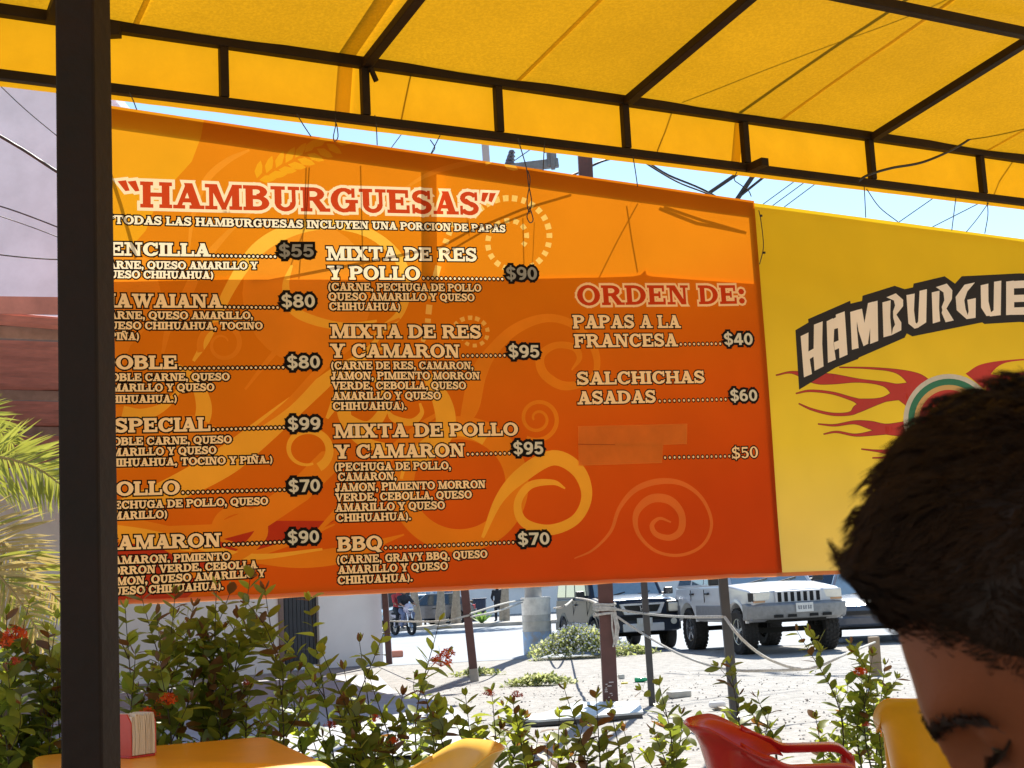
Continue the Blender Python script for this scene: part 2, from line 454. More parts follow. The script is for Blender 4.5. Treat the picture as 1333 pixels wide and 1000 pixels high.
rope("white rope between the yellow stake and the knotted maroon post", [Y(748, 778, S0.y - .06), Y(765, 781, 20), Y(780, 787, y3)], .018)
rope("taut white rope running right from the knotted post to the grey post", [Y(789, 791, y3), Y(840, 799, Q1.y - .05), Y(890, 803, 13), Y(941, 803, Q2.y - .05)], .013)
rope("long white rope sagging down to the right from the knotted post", [Y(796, 798, y3), Y(840, 827, Q1.y - .06), Y(890, 854, 13.5), Y(945, 871, 12.6), Y(1000, 873, 12.4), Y(1060, 869, 12.8), Y(1100, 852, 13.2), Y(1139, 836, W0.y - .08)], .013)
rope("white rope dropping from the right grey post across the gravel", [Y(943, 803, Q2.y - .05), Y(962, 828, 12.1), Y(990, 852, 12.3), Y(1020, 866, 12.5), Y(1042, 871, 12.6)], .013)
b = MB()
for k in range(5):
    zz = 787 + k * 3
    c = Y(787, zz, P3.y); a0 = k * 1.1
    b.tube([c + Vector((.115 * math.cos(a0 + t * .45), .115 * math.sin(a0 + t * .45), .006 * math.sin(t * .9) + (.05 - .007 * t if k in (1, 3) else 0))) for t in range(15)], .014, 6)
for k in range(7):
    p = Y(796 + random.uniform(0, 6), 797, y3 - .02)
    b.tube([p, p + Vector((random.uniform(-.02, .05), 0, -.16)), p + Vector((random.uniform(-.03, .03), 0, random.uniform(-.28, -.42)))], .010, 5)
tag(b.build("rope_knot", M_rope, smooth=60), "bunched white rope knot with hanging ends on the maroon post", "rope", "ropes of the lot")

# metal sheet on the ground
pts = [G(656, 944), G(700, 947), G(838, 936), G(832, 921), G(752, 922), G(706, 937)]
b = MB()
for z0, z1, k_, mi in ((.045, .065, 1.0, 0), (.012, .0445, .985, 1)):
    cx_ = sum(p.x for p in pts) / 6; cy_ = sum(p.y for p in pts) / 6; pp = [(cx_ + (p.x - cx_) * k_, cy_ + (p.y - cy_) * k_) for p in pts]
    b.add([(x, y, z0) for x, y in pp] + [(x, y, z1) for x, y in pp],
          [tuple(range(5, -1, -1)), tuple(range(6, 12))] + [(i, (i + 1) % 6, (i + 1) % 6 + 6, i + 6) for i in range(6)], mi)
tag(b.build("metal_panel", [pm("pale_panel", (.50, .55, .58), .4, var=.3, scale=3), M_grey]), "pale flat panel lying on the ground at the foot of the maroon post", "panel")
def rubble(name, label, px, py, d, mat, cat, group=None):
    p = G(px, py); b = MB(); b.box((p.x, p.y, p.z + d[2] / 2), d, M=Matrix.Rotation(random.uniform(-.5, .5), 3, 'Z'))
    o = b.build(name, mat, bevel=min(d) * .2); bm = None
    return tag(o, label, cat, group)
rubble("brick", "broken red brick lying by the house corner post", 516, 856, (.32, .18, .16), pm("brick_red", (.42, .17, .12), .9), "brick")
rubble("concrete_block", "small grey concrete lump on the gravel right of the thin grey post", 884, 908, (.25, .14, .07), M_drum2, "block")
rubble("stone", "grey stone beside a yellow scrap on the gravel", 809, 884, (.09, .08, .07), M_drum2, "stone")
rubble("scrap", "crumpled yellow scrap on the gravel", 813, 891, (.09, .06, .03), pm("yellow_scrap", (.75, .6, .03), .5), "litter")
p = G(835, 888); b = MB()
b.lathe([(.0, 0), (.03, .005), (.033, .02), (.033, .15), (.013, .2), (.013, .23), (0, .23)], p + Vector((-.1, 0, .034)), axis='x', seg=14)
tag(b.build("plastic_bottle", pm("green_plastic", (.02, .42, .18), .2), smooth=40), "green plastic bottle lying on the gravel by the grey post", "bottle")
p = G(934, 924); b = MB(); b.box((p.x, p.y, p.z + .05), (.16, .10, .06)); tag(b.build("foam_tray", M_white, bevel=.02), "white foam scrap near the foot of the right grey post", "litter")
b = MB(); a, c = G(930, 922), G(952, 930); b.bar(a + Vector((0, 0, .02)), c + Vector((0, 0, .02)), .05, .03)
tag(b.build("wood_strip", M_tan), "brown wooden strip lying at the foot of the right grey post", "wood")

# loose stones on the gravel
rs = random.Random(3); b = MB()
for k in range(1900):
    y = 10.6 + 12 * rs.random() ** 1.5; x = y * rs.uniform(-.13, .30)
    if x < .16 * (11 - y) - .5 and y > 10: continue
    r = rs.uniform(.005, .016) * (1 + (rs.random() < .05) * .8); z = gz(y) + r * .3
    M = Matrix.Rotation(rs.uniform(0, 6.3), 3, 'Z') @ Matrix.Rotation(rs.uniform(-.4, .4), 3, 'X')
    vs = [Vector((x, y, z)) + M @ Vector((px * r * rs.uniform(.7, 1.3), py * r * rs.uniform(.7, 1.2), pz * r * .6)) for px, py, pz in ((1, 0, 0), (0, 1, 0), (-1, 0, 0), (0, -1, 0), (0, 0, 1), (0, 0, -1))]
    b.add(vs, [(0, 1, 4), (1, 2, 4), (2, 3, 4), (3, 0, 4), (1, 0, 5), (2, 1, 5), (3, 2, 5), (0, 3, 5)], rs.choice((0, 0, 1, 2)))
o = b.build("pebbles", [pm("stone_grey", (.36, .345, .33), .9, var=.3), pm("stone_pale", (.38, .365, .34), .9), pm("stone_brown", (.31, .27, .24), .9)]); o['kind'] = 'stuff'

# ================================================================== far side of the street
M_palm = pm("palm_bark", (.34, .29, .23), .95, var=.35, scale=8, bump=.6, bscale=12)
M_leafy = tm("palm_leaflet", (.13, .17, .03), .4, var=.3, scale=2, tcol=(.42, .48, .06))
root = thing("warehouse", "long pale building across the street behind the palm trunks", "building", (20, 86, -.15))
b = MB(); b.box((8, 90, 3.4), (60, 8, 7.2)); b.build("wall", M_white, root, world=True)
b = MB(); b.box((-13.2, 89, 2.4), (9.0, 8, 5.2)); b.build("side_block", pm("grey_plaster", (.30, .31, .32), .9, var=.2), root, world=True)
b = MB(); c = Y(519, 792, 84.8); b.box((c.x, 84.92, 1.0), (1.4, .1, 2.2)); b.build("door", M_grey, root, world=True)
b = MB(); c = Y(678, 765, 85.9); b.box((c.x, 85.95, 2.0), (3.4, .12, 1.1)); b.build("window", pm("far_glass", (.03, .05, .08), .1), root, world=True)
root = thing("far_house", "blocky tan building far behind the parked cars at the right", "building", (45, 120, -.15))
b = MB(); b.box((30, 96, 4), (34, 8, 8.4)); b.build("wall", pm("tan_plaster", (.40, .33, .26), .9, var=.15, scale=.4), root, world=True)
for k in range(8):
    b = MB(); b.box((16 + 4 * k, 91.97, 2.0), (1.6, .12, 1.6)); b.build("window", bpy.data.materials["far_glass"], root, world=True)
# painted sign boards by the trucks
def board(label, x0, x1, yt, yb, D, cols):
    a, c = Y(x0, yb, D), Y(x1, yt, D)
    r = thing("painted_board", label, "sign", (a.x, D, -.15), group="painted boards across the street")
    b = MB(); b.box(((a.x + c.x) / 2, D, (a.z + c.z) / 2), (abs(c.x - a.x), .1, abs(c.z - a.z))); b.build("board", cols[0], r, world=True)
    for q in (a.x + .1, c.x - .1):
        b = MB(); b.box((q, D + .1, (a.z - .15) / 2), (.1, .1, a.z + .15)); b.build("leg", M_grey, r, world=True)
    b = MB(); rg = random.Random(x0)
    for k in range(26):
        u, v = rg.random(), rg.random()
        b.box((a.x + (c.x - a.x) * (.08 + .84 * u), D - .055 - .002 * k, a.z + (c.z - a.z) * (.08 + .84 * v)), (rg.uniform(.05, .3), .004, rg.uniform(.05, .22)), M=Matrix.Rotation(rg.uniform(-.7, .7), 3, 'Y'))
    b.build("painted_pattern", cols[1], r, world=True)
Mb1, Mb2 = pm("board_blue", (.30, .42, .58), .7, var=.3), pm("board_white", (.65, .66, .66), .7)
board("blue and white patterned board between two palm trunks", 550, 570, 770, 794, 67, (Mb1, Mb2))
board("white patterned board right of the second palm trunk", 575, 590, 766, 790, 67, (Mb2, pm("board_ink", (.12, .16, .25), .7)))
def crate(label, x0, x1, yt, yb, D, mat):
    a, c = Y(x0, yb, D), Y(x1, yt, D); b = MB()
    h = c.z + .15
    b.box(((a.x + c.x) / 2, D, -.15 + h / 2), (abs(c.x - a.x), 1.2, h))
    b.box(((a.x + c.x) / 2, D, -.15 + h + .03), (abs(c.x - a.x) + .1, 1.3, .06))
    for k in range(4): b.box((a.x + (c.x - a.x) * (k + .5) / 4, D - .62, -.15 + h * .5), (.06, .06, h * .92))
    tag(b.build("container", mat, bevel=.02), label, "container")
crate("dark blue container against the pale wall across the street", 617, 632, 780, 800, 70, pm("container_navy", (.03, .04, .08), .5))
crate("brown container beside the dark blue one across the street", 611, 616.5, 783, 801, 70.5, M_tan)
def palm_trunk(label, px, py, w, D, top=9.0):
    p = Y(px, py, D); p.z = 0.0
    r = thing("palm_tree", label, "palm", p, group="palms along the median")
    b = MB(); pts = []; rs = []
    for k in range(24):
        z = k / 23 * top; pts.append(p + Vector((.12 * math.sin(z * .6 + px), 0, z)))
        rs.append(w / 2 * (1.35 - .5 * smoothstep(0, 1.6, z)) * (1 + .03 * math.sin(k * 2.1)))
    b.tube(pts, rs, 12); b.build("trunk", M_palm, r, world=True, smooth=60)
    b = MB()
    for k in range(14):
        a = k * 2.399; dn = random.uniform(-.5, .5)
        q = pts[-1]; P_ = [q + Vector((math.cos(a) * t * 2.6, math.sin(a) * t * 2.6, (dn + 1.2) * t - 2.2 * t * t)) for t in [i / 8 for i in range(9)]]
        for i in range(1, 9):
            for s_ in (-1, 1):
                d = (P_[i] - P_[i - 1]).normalized(); sd = d.cross(Vector((0, 0, 1))).normalized() * s_
                L = .7 * math.sin(math.pi * (i / 9.5)) + .15
                e = P_[i] + sd * L + d * .3 - Vector((0, 0, .25)); b.add([P_[i - 1], P_[i], e], [(0, 1, 2)])
    b.build("crown", M_leafy, r, world=True)
palm_trunk("palm trunk just right of the motorcycle riders", 544, 808, .36, 59)
palm_trunk("palm trunk with a patterned board on either side", 572, 806, .34, 59)
palm_trunk("palm trunk just left of the chipped maroon post", 596, 804, .34, 60)
palm_trunk("palm trunk left of the drum, beside the standing man", 659, 804, .36, 60)
# small agave on the median
p = Y(627, 806, 58.2); p.z = 0
r = thing("agave", "small bright green agave on the median right of the chipped maroon post", "plant", p)
b = MB()
for k in range(22):
    a = k * 2.399; el = .35 + .9 * (k / 22); d = Vector((math.cos(a) * math.cos(el), math.sin(a) * math.cos(el), math.sin(el)))
    s_ = d.cross(Vector((0, 0, 1))).normalized() * .06; L = random.uniform(.5, .75)
    b.add([p - s_, p + s_, p + d * L * .6 + s_ * 1.1, p + d * L * .6 - s_ * 1.1, p + d * L], [(0, 1, 2, 3), (3, 2, 4)])
b.build("leaves", tm("agave_leaf", (.16, .26, .05), .3, tcol=(.3, .5, .1)), r, world=True)

# ================================================================== people: one continuous skin
def capsule(b, a, c, ra, rc, n=8):
    a, c = Vector(a), Vector(c)
    pts = []; rs = []; d = (c - a).normalized()
    for k in range(4): t = math.pi / 2 * (1 - k / 4); pts.append(a - d * ra * math.sin(t)); rs.append(max(ra * math.cos(t), ra * .02))
    pts += [a, a.lerp(c, .33), a.lerp(c, .66), c]; rs += [ra, ra + (rc - ra) * .30, ra + (rc - ra) * .66, rc]
    for k in range(1, 5): t = math.pi / 2 * k / 4; pts.append(c + d * rc * math.sin(t)); rs.append(max(rc * math.cos(t), rc * .02))
    b.tube(pts, rs, n, cap=True)
def figure(b, J, k=1.0, head=True, hands=True):
    """J: joints in world space"""
    C = lambda a, c, ra, rc: capsule(b, J[a], J[c], ra * k, rc * k, 10)
    if head: b.ball(J['head'], (.078 * k, .092 * k, .118 * k), n=8)
    C('neck', 'head', .058, .055)
    C('pelvis', 'waist', .15, .135); C('waist', 'chest', .135, .165); C('chest', 'neck', .13, .06)
    for s in 'lr':
        C('chest', 'sh' + s, .12, .075); C('sh' + s, 'el' + s, .056, .043); C('el' + s, 'wr' + s, .043, .028)
        C('pelvis', 'hip' + s, .12, .10); C('hip' + s, 'kn' + s, .092, .062); C('kn' + s, 'an' + s, .060, .038)
        C('an' + s, 'to' + s, .042, .034)
        if hands:
            w, h = Vector(J['wr' + s]), Vector(J['ha' + s]); d = (h - w).normalized()
            capsule(b, w, w + d * .07 * k, .030 * k, .036 * k, 8)
            sd = d.cross(Vector((0, .3, 1))).normalized()
            for i, L in enumerate((.065, .078, .083, .070)):
                q = w + d * .075 * k + sd * (i - 1.5) * .021 * k
                m1 = q + d * L * .55 * k - Vector((0, 0, .004 * k)); capsule(b, q, m1, .0105 * k, .0095 * k, 6)
                capsule(b, m1, m1 + (d * .8 - Vector((0, 0, .5))) * L * .5 * k, .0095 * k, .008 * k, 6)
            q = w + d * .03 * k - sd * .03 * k; m1 = q + (d * .5 - sd * .8) * .045 * k
            capsule(b, q, m1, .013 * k, .011 * k, 6); capsule(b, m1, m1 + d * .035 * k, .011 * k, .009 * k, 6)
def skin_mesh(o, voxel):
    m = o.modifiers.new('skin', 'REMESH'); m.mode = 'VOXEL'; m.voxel_size = voxel; m.use_smooth_shade = True
    s = o.modifiers.new('smooth', 'SMOOTH'); s.iterations = 6; s.factor = .5
M_skin = pm("skin", (.40, .20, .12), .5, var=.10, scale=14)
def cloth(b, J, segs, k=1.0):
    for a, c, ra, rc in segs: capsule(b, J[a] if isinstance(a, str) else a, J[c] if isinstance(c, str) else c, ra * k, rc * k, 12)
def dress(J, root, shirt, trousers, vox, sleeve='el'):
    b = MB(); cloth(b, J, [('pelvis', 'waist', .165, .152), ('waist', 'chest', .152, .18), ('chest', 'neck', .145, .075)])
    for s in 'lr':
        cloth(b, J, [('chest', 'sh' + s, .135, .09), ('sh' + s, 'el' + s, .075, .062)])
        if sleeve == 'wr': cloth(b, J, [('el' + s, 'wr' + s, .06, .042)])
    o = b.build("shirt", shirt, root, world=True); skin_mesh(o, vox)
    b = MB(); cloth(b, J, [('pelvis', Vector(J['pelvis']) + Vector((0, 0, .05)), .162, .158)])
    for s in 'lr': cloth(b, J, [('pelvis', 'hip' + s, .135, .118), ('hip' + s, 'kn' + s, .108, .078), ('kn' + s, 'an' + s, .076, .058)])
    o = b.build("trousers", trousers, root, world=True); skin_mesh(o, vox)
    for s in 'lr':
        b = MB(); cloth(b, J, [('an' + s, 'to' + s, .052, .045)]); o = b.build("shoe", M_grey, root, world=True); skin_mesh(o, vox)
M_hair_s = pm("black_hair", (.012, .009, .008), .6)
def rider_pose(c, f, lean, seat=.80, arms=.55):
    """sitting astride, f = heading"""
    f = Vector(f).normalized(); s = Vector((-f.y, f.x, 0)); u = Vector((0, 0, 1)); P = lambda x, y, z: c + f * x + s * y + u * z
    J = dict(pelvis=P(0, 0, seat + .12), waist=P(.04, 0, seat + .30), chest=P(.10 * lean, 0, seat + .50), neck=P(.13 * lean, 0, seat + .66), head=P(.18 * lean, 0, seat + .80))
    for k, sg in (('l', 1), ('r', -1)):
        J.update({'sh' + k: P(.1 * lean, sg * .19, seat + .56), 'el' + k: P(.28, sg * .28, seat + .36), 'wr' + k: P(arms - .05, sg * .27, seat + .27), 'ha' + k: P(arms + .06, sg * .25, seat + .25),
                  'hip' + k: P(.05, sg * .10, seat + .08), 'kn' + k: P(.40, sg * .2, seat - .04), 'an' + k: P(.22, sg * .18, .32), 'to' + k: P(.38, sg * .19, .28)})
    return J
def person(label, J, shirt, trousers, vox, sleeve='el', hair=True):
    p = J['pelvis']
    r = thing("person", label, "person", (p.x, p.y, -.15))
    b = MB(); figure(b, J); o = b.build("body", M_skin, r, world=True); skin_mesh(o, vox)
    dress(J, r, shirt, trousers, vox, sleeve)
    if hair:
        b = MB(); b.ball(J['head'] + Vector((0, .02, .03)), (.086, .098, .105), n=8); b.build("hair", M_hair_s, r, world=True, smooth=179)
    return r
mc = Y(525, 821, 51); mc.z = -.15
hd = Vector((.55, -.83, 0)).normalized()
mr = thing("motorcycle", "pale motorcycle carrying two riders along the street", "motorcycle", mc)
def M3(f):
    f = Vector(f).normalized(); s = Vector((-f.y, f.x, 0)); return Matrix((f, s, Vector((0, 0, 1)))).transposed()
MM = M3(hd)
def mp(x, y, z): return mc + MM @ Vector((x, y, z))
M_tyre = pm("tyre_rubber", (.022, .021, .021), .85, var=.4, scale=20)
M_chrome = pm("bright_metal", (.62, .63, .65), .25, metal=.9, var=.1)
M_bike = pm("bike_pale_paint", (.55, .50, .58), .35)
for x in (.62, -.62):
    b = MB(); b.lathe([(.22, -.05), (.29, -.05), (.31, 0), (.29, .05), (.22, .05), (.22, -.05)], mp(x, 0, .31), axis='y', seg=24, M=MM); w = b.build("wheel", M_tyre, mr, world=True, smooth=50)
    b = MB(); b.lathe([(.04, -.06), (.05, -.06), (.05, .06), (.04, .06)], mp(x, 0, .31), axis='y', seg=12, M=MM)
    for k in range(6): a = k * math.pi / 3; b.bar(mp(x, 0, .31), mp(x + .22 * math.cos(a), 0, .31 + .22 * math.sin(a)), .02, .02, up=hd)
    b.build("rim", M_chrome, w, world=True)
b = MB(); b.bar(mp(-.5, 0, .45), mp(.3, 0, .5), .22, .22); b.ball(mp(.22, 0, .72), (.28, .16, .13), M=MM); b.ball(mp(.45, 0, .95), (.16, .2, .2), M=MM); b.bar(mp(-.75, 0, .78), mp(-.35, 0, .68), .18, .14); b.build("frame", M_bike, mr, world=True, smooth=50)
b = MB(); b.bar(mp(-.70, 0, .80), mp(.05, 0, .78), .24, .09); b.build("seat", M_tyre, mr, world=True, bevel=.03)
b = MB()
for s in (-1, 1): b.tube([mp(.62, s * .09, .31), mp(.42, s * .09, 1.0)], .03, 8)
b.tube([mp(.36, -.36, 1.06), mp(.44, -.12, 1.02), mp(.44, .12, 1.02), mp(.36, .36, 1.06)], .02, 8); b.build("fork", M_chrome, mr, world=True, smooth=50)
b = MB(); b.ball(mp(.60, 0, .92), (.06, .1, .1), M=MM); b.build("headlight", M_chrome, mr, world=True, smooth=179)
J1 = rider_pose(mp(.02, 0, 0), hd, 1.0); J2 = rider_pose(mp(-.40, 0, .06), hd, .9, arms=.40)
M_black = pm("black_cloth", (.02, .022, .028), .8); M_red = pm("red_cloth", (.50, .05, .05), .8); M_jean = pm("jean_cloth", (.16, .19, .30), .85)
person("person in dark clothes riding at the front of the motorcycle", J1, M_black, M_jean, .022)
person("person in a red shirt sitting behind the rider on the motorcycle", J2, M_red, M_black, .022)
sp = Y(649, 803, 66); sp.z = -.15
def stand(c, f):
    f = Vector(f).normalized(); s = Vector((-f.y, f.x, 0)); P = lambda x, y, z: c + f * x + s * y + Vector((0, 0, z))
    J = dict(pelvis=P(0, 0, .95), waist=P(0, 0, 1.12), chest=P(0, 0, 1.33), neck=P(.01, 0, 1.50), head=P(.03, 0, 1.66))
    for k, g in (('l', 1), ('r', -1)):
        J.update({'sh' + k: P(0, g * .19, 1.42), 'el' + k: P(-.02, g * .29, 1.14), 'wr' + k: P(.12, g * .22, 1.0), 'ha' + k: P(.2, g * .16, .98), 'hip' + k: P(0, g * .09, .92), 'kn' + k: P(.03, g * .11, .5), 'an' + k: P(0, g * .12, .09), 'to' + k: P(.16, g * .15, .05)})
    return J
person("person in black clothes standing by the pale wall across the street", stand(sp, (-.2, -1, 0)), M_black, M_black, .022, sleeve='wr')

# ================================================================== vehicles
M_glass = pm("car_glass", (.05, .075, .10), .03, metal=.55, var=.1, coat=1.0)
M_glass_l = pm("windscreen_glass", (.32, .42, .46), .05, metal=.45, var=.1, coat=1.0)
M_lens = pm("lamp_lens", (.78, .77, .70), .08, var=.1, coat=1.0)
M_amber = pm("amber_lens", (.55, .30, .16), .15)
M_redlens = pm("red_lens", (.65, .03, .03), .15)
M_plastic = pm("black_plastic", (.018, .018, .02), .45, var=.2)
M_plate = pm("number_plate", (.70, .70, .68), .4)
M_under = pm("underbody", (.012, .012, .012), .9)
def arch(xc, zc, r, zb, n=9):
    a0 = math.asin(max(-1, min(1, (zb - zc) / r)))
    return [(xc + r * math.cos(a), zc + r * math.sin(a)) for a in [a0 + (math.pi - 2 * a0) * i / n for i in range(n + 1)]]
def wheel(root, x, y, R, W, rim_m, spokes=5, tread=True, rimr=.62):
    o = 1 if y > 0 else -1
    b = MB(); c = (x, y, R)
    h = W / 2
    b.lathe([(R * rimr, -h * .8), (R * .86, -h), (R * .97, -h * .86), (R, -h * .55), (R, h * .55), (R * .97, h * .86), (R * .86, h), (R * rimr, h * .8), (R * rimr, -h * .8)], c, axis='y', seg=40)
    if tread:
        for k in range(30):
            a = 2 * math.pi * k / 30
            for yy, da in ((-h * .72, 0), (-h * .24, .1), (h * .24, 0), (h * .72, .1)):
                M = Matrix.Rotation(-(a + da), 3, 'Y')
                b.box(Vector(c) + M @ Vector((R * 1.0, yy, 0)), (R * .06, h * .34, R * .12), M=M)
    t = b.build("wheel", M_tyre, root, smooth=30)
    b = MB(); f = o * h * .55
    b.lathe([(R * rimr, o * h * .82), (R * rimr * .93, o * h * .80), (R * rimr * .9, f * .3), (R * rimr * .9, -o * h * .6)], c, axis='y', seg=32)
    b.lathe([(0, f + o * .03), (R * .11, f + o * .03), (R * .13, f)], c, axis='y', seg=14)
    for k in range(spokes):
        a = 2 * math.pi * k / spokes + .3
        M = Matrix.Rotation(-a, 3, 'Y')
        b.box(Vector(c) + M @ Vector((R * .33, f, 0)), (R * .56, .05, R * .13), M=M)
    b.build("rim", rim_m, t, smooth=40)
    b = MB(); b.lathe([(0, f * .1), (R * .58, f * .1)], c, axis='y', seg=24); b.build("brake_disc", M_under, t)
    return t
def suv(name, label, loc, rz, P):
    root = thing(name, label, "car", loc, rz)
    hw = P['w'] / 2; paint = P['paint']; zb = P['zb']; fx, rx = P['fx'], P['rx']; R = P['R']; ar = R * P.get('arch', 1.22)
    prof = [tuple(q) for q in P['front']] + [(P['cowl_x'], P['cowl_z'])] + [tuple(q) for q in P['rear']]
    prof += arch(rx, R, ar, zb)[::-1] + arch(fx, R, ar, zb)[::-1]
    def shape(x, y, z):                       # plan tapers to the nose and tail, sides lean in above the waist
        k = 1 - .05 * smoothstep(fx + .35, P['front'][1][0], x) - .03 * smoothstep(rx - .3, P['rear'][1][0], x)
        k -= .035 * smoothstep(P['belt'] - .25, P['belt'] + .05, z) + .02 * smoothstep(.75, .45, z)
        return (x - .05 * abs(y / hw) ** 2 * smoothstep(fx, P['front'][1][0], x), y * k, z)
    b = MB(); ny = 8
    n = len(prof); rows = []
    for j in range(ny + 1):
        y = -hw + 2 * hw * j / ny
        dome = .035 * (1 - (y / hw) ** 2)
        for x, z in prof:
            zz = z + (dome if z > P['belt'] - .22 and x > P['cowl_x'] - .02 else 0)
            b.v.append(shape(x, y, zz))
    for j in range(ny):
        for i in range(n): b.f.append((j * n + i, j * n + (i + 1) % n, (j + 1) * n + (i + 1) % n, (j + 1) * n + i)); b.m.append(0)
    b.f += [tuple(range(n)), tuple(ny * n + i for i in range(n - 1, -1, -1))]; b.m += [0, 0]
    b.build("body", paint, root, smooth=28, bevel=P.get('bev', .035), clean=True, seg=3)
    # underbody and axles fill what the wheel arches cut away
    b = MB(); b.box(((fx + rx) / 2, 0, zb + .16), (fx - rx + 1.3, P['w'] - 2 * P['tw'] - .12, .34))
    for x in (fx, rx): b.bar((x, -hw + .15, R), (x, hw - .15, R), .09, .09)
    b.build("underbody", M_under, root)
    # greenhouse
    bx0, bx1 = P['cowl_x'] - .03, P['gh_rear']; tx0, tx1 = P['roof_f'], P['roof_r']; z0, z1 = P['belt'] - .02, P['h']
    hb, ht = hw * .955, hw * P['roofk']
    V = [Vector(p) for p in [(bx0, hb, z0), (bx0, -hb, z0), (bx1, -hb, z0), (bx1, hb, z0), (tx0, ht, z1), (tx0, -ht, z1), (tx1, -ht, z1), (tx1, ht, z1)]]
    b = MB(); b.add(V, [(0, 1, 2, 3), (7, 6, 5, 4), (0, 4, 5, 1), (1, 5, 6, 2), (2, 6, 7, 3), (3, 7, 4, 0)])
    b.build("cabin", P.get('cabin', paint), root, smooth=28, bevel=.05, clean=True, seg=3)
    def pane(nm, A, B, C, D, u0, u1, v0, v1, mat):
        """glass on the cabin face A-B (bottom) D-C (top)"""
        pt = lambda u, v: A.lerp(B, u).lerp(D.lerp(C, u), v)
        nrm = (B - A).cross(D - A).normalized()
        q = [pt(u0, v0), pt(u1, v0), pt(u1, v1), pt(u0, v1)]
        if nrm.dot(pt(.5, .5) - Vector((0, 0, z0))) < 0: nrm = -nrm
        bb = MB(); bb.add([p - nrm * .02 for p in q] + [p + nrm * .008 for p in q], [(0, 1, 2, 3), (4, 5, 6, 7), (0, 1, 5, 4), (1, 2, 6, 5), (2, 3, 7, 6), (3, 0, 4, 7)])
        return bb.build(nm, mat, root, clean=True)
    ws = pane("windscreen", V[0], V[1], V[5], V[4], .06, .94, .06, .93, M_glass_l)
    for y in (.12, -.45):
        b = MB(); b.bar(V[0].lerp(V[1], .5) + Vector((.0, y, .05)), V[0].lerp(V[1], .5) + Vector((-.09, y + .42, .13)), .02, .02)
        b.build("wiper", M_plastic, ws)
    pane("rear_window", V[3], V[2], V[6], V[7], .08, .92, .1, .9, M_glass)
    for A, B, C, D in ((V[0], V[3], V[7], V[4]), (V[1], V[2], V[6], V[5])):
        for u0, u1 in P['panes']: pane("window", A, B, C, D, u0, u1, .10, .86, M_glass)
    # doors are seams and handles
    for s in (-1, 1):
        for x in P['handles']:
            b = MB(); b.box((x, s * (hw * .985), P['belt'] - .13), (.17, .05, .035)); b.build("door_handle", M_plastic, root, bevel=.01)
        for x in P['seams']:
            b = MB(); b.box((x, s * hw * .992, (zb + P['belt']) / 2), (.012, .012, P['belt'] - zb - .1)); b.build("door_seam", M_under, root)
        b = MB(); b.box((P['cowl_x'] - .25, s * (hw + .13), P['belt'] + .10), (.10, .20, .15)); b.box((P['cowl_x'] - .27, s * (hw - .0), P['belt'] + .05), (.06, .12, .05))
        b.build("mirror", M_plastic, root, bevel=.025)
    if P.get('clad'):
        cz0, cz1, cm = P['clad']
        for s in (-1, 1):
            for x0, x1, k in ((rx + ar + .02, fx - ar - .02, .985), (P['rear'][1][0] + .05, rx - ar - .01, .965), (fx + ar + .01, P['front'][1][0] - .08, .955)):
                b = MB(); b.box(((x0 + x1) / 2, s * hw * k, (cz0 + cz1) / 2), (x1 - x0, .055, cz1 - cz0)); b.build("side_cladding", cm, root, bevel=.012)
            b = MB()                           # arch flare
            for xc in (fx, rx):
                A_ = arch(xc, R, ar + .02, zb, 14); B_ = arch(xc, R, ar + .075, zb, 14)
                for i in range(14):
                    b.add([(A_[i][0], s * hw * .96, A_[i][1]), (A_[i + 1][0], s * hw * .96, A_[i + 1][1]), (B_[i + 1][0], s * hw * .96, B_[i + 1][1]), (B_[i][0], s * hw * .96, B_[i][1]),
                           (A_[i][0], s * (hw + .012), A_[i][1]), (A_[i + 1][0], s * (hw + .012), A_[i + 1][1]), (B_[i + 1][0], s * (hw + .004), B_[i + 1][1]), (B_[i][0], s * (hw + .004), B_[i][1])],
                          [(4, 5, 6, 7), (0, 1, 5, 4), (3, 7, 6, 2)])
            b.build("arch_flare", P.get('flare', paint), root, smooth=40)
    for x in (fx, rx):
        for s in (-1, 1): wheel(root, x, s * (hw - P['tw'] / 2 + .01), R, P['tw'], P['rim'], P.get('spokes', 5), P.get('tread', True), P.get('rimr', .62))
    return root
def face_heading(theta):                       # yaw of a car whose nose points to the camera, turned by theta to the right
    return -math.pi / 2 + theta
# ---- white off-road car
M_wht = pm("white_car_paint", (.58, .60, .63), .3, var=.05, coat=.6)
M_clad = pm("grey_cladding", (.20, .21, .235), .5, var=.15)
M_cladl = pm("dusty_bumper", (.26, .265, .27), .55, var=.2)
jf = Z(1021, 848.5, -.15)                      # ground midway between the front wheels
jth = math.atan2(jf.x, jf.y) + R_(-22)
jrz = -math.pi / 2 - math.atan2(jf.x, jf.y) + R_(22)
jd = Vector((math.cos(jrz), math.sin(jrz), 0))
JP = dict(w=1.80, paint=M_wht, zb=.56, fx=1.36, rx=-1.33, R=.405, arch=1.25, tw=.29, belt=1.22, h=1.84, cowl_x=.92, cowl_z=1.235,
          front=[(2.10, .62), (2.14, .80), (2.12, 1.08), (1.95, 1.13)], rear=[(-2.18, 1.22), (-2.24, 1.0), (-2.20, .62)], gh_rear=-2.16, roof_f=.28, roof_r=-1.92, roofk=.78,
          panes=[(.16, .40), (.43, .66), (.70, .95)], handles=(-.18, -1.08), seams=(.72, -.32, -1.12), clad=(.60, .87, M_clad), rim=M_chrome, flare=M_wht, rimr=.58)
front_mid = jf - jd * 1.36; front_mid.z = -.15
jeep = suv("off_road_car", "white off-road car with seven slot grille parked in the sun", front_mid, jrz, JP); jeep.scale = (1.05, 1.05, 1.05)
b = MB()
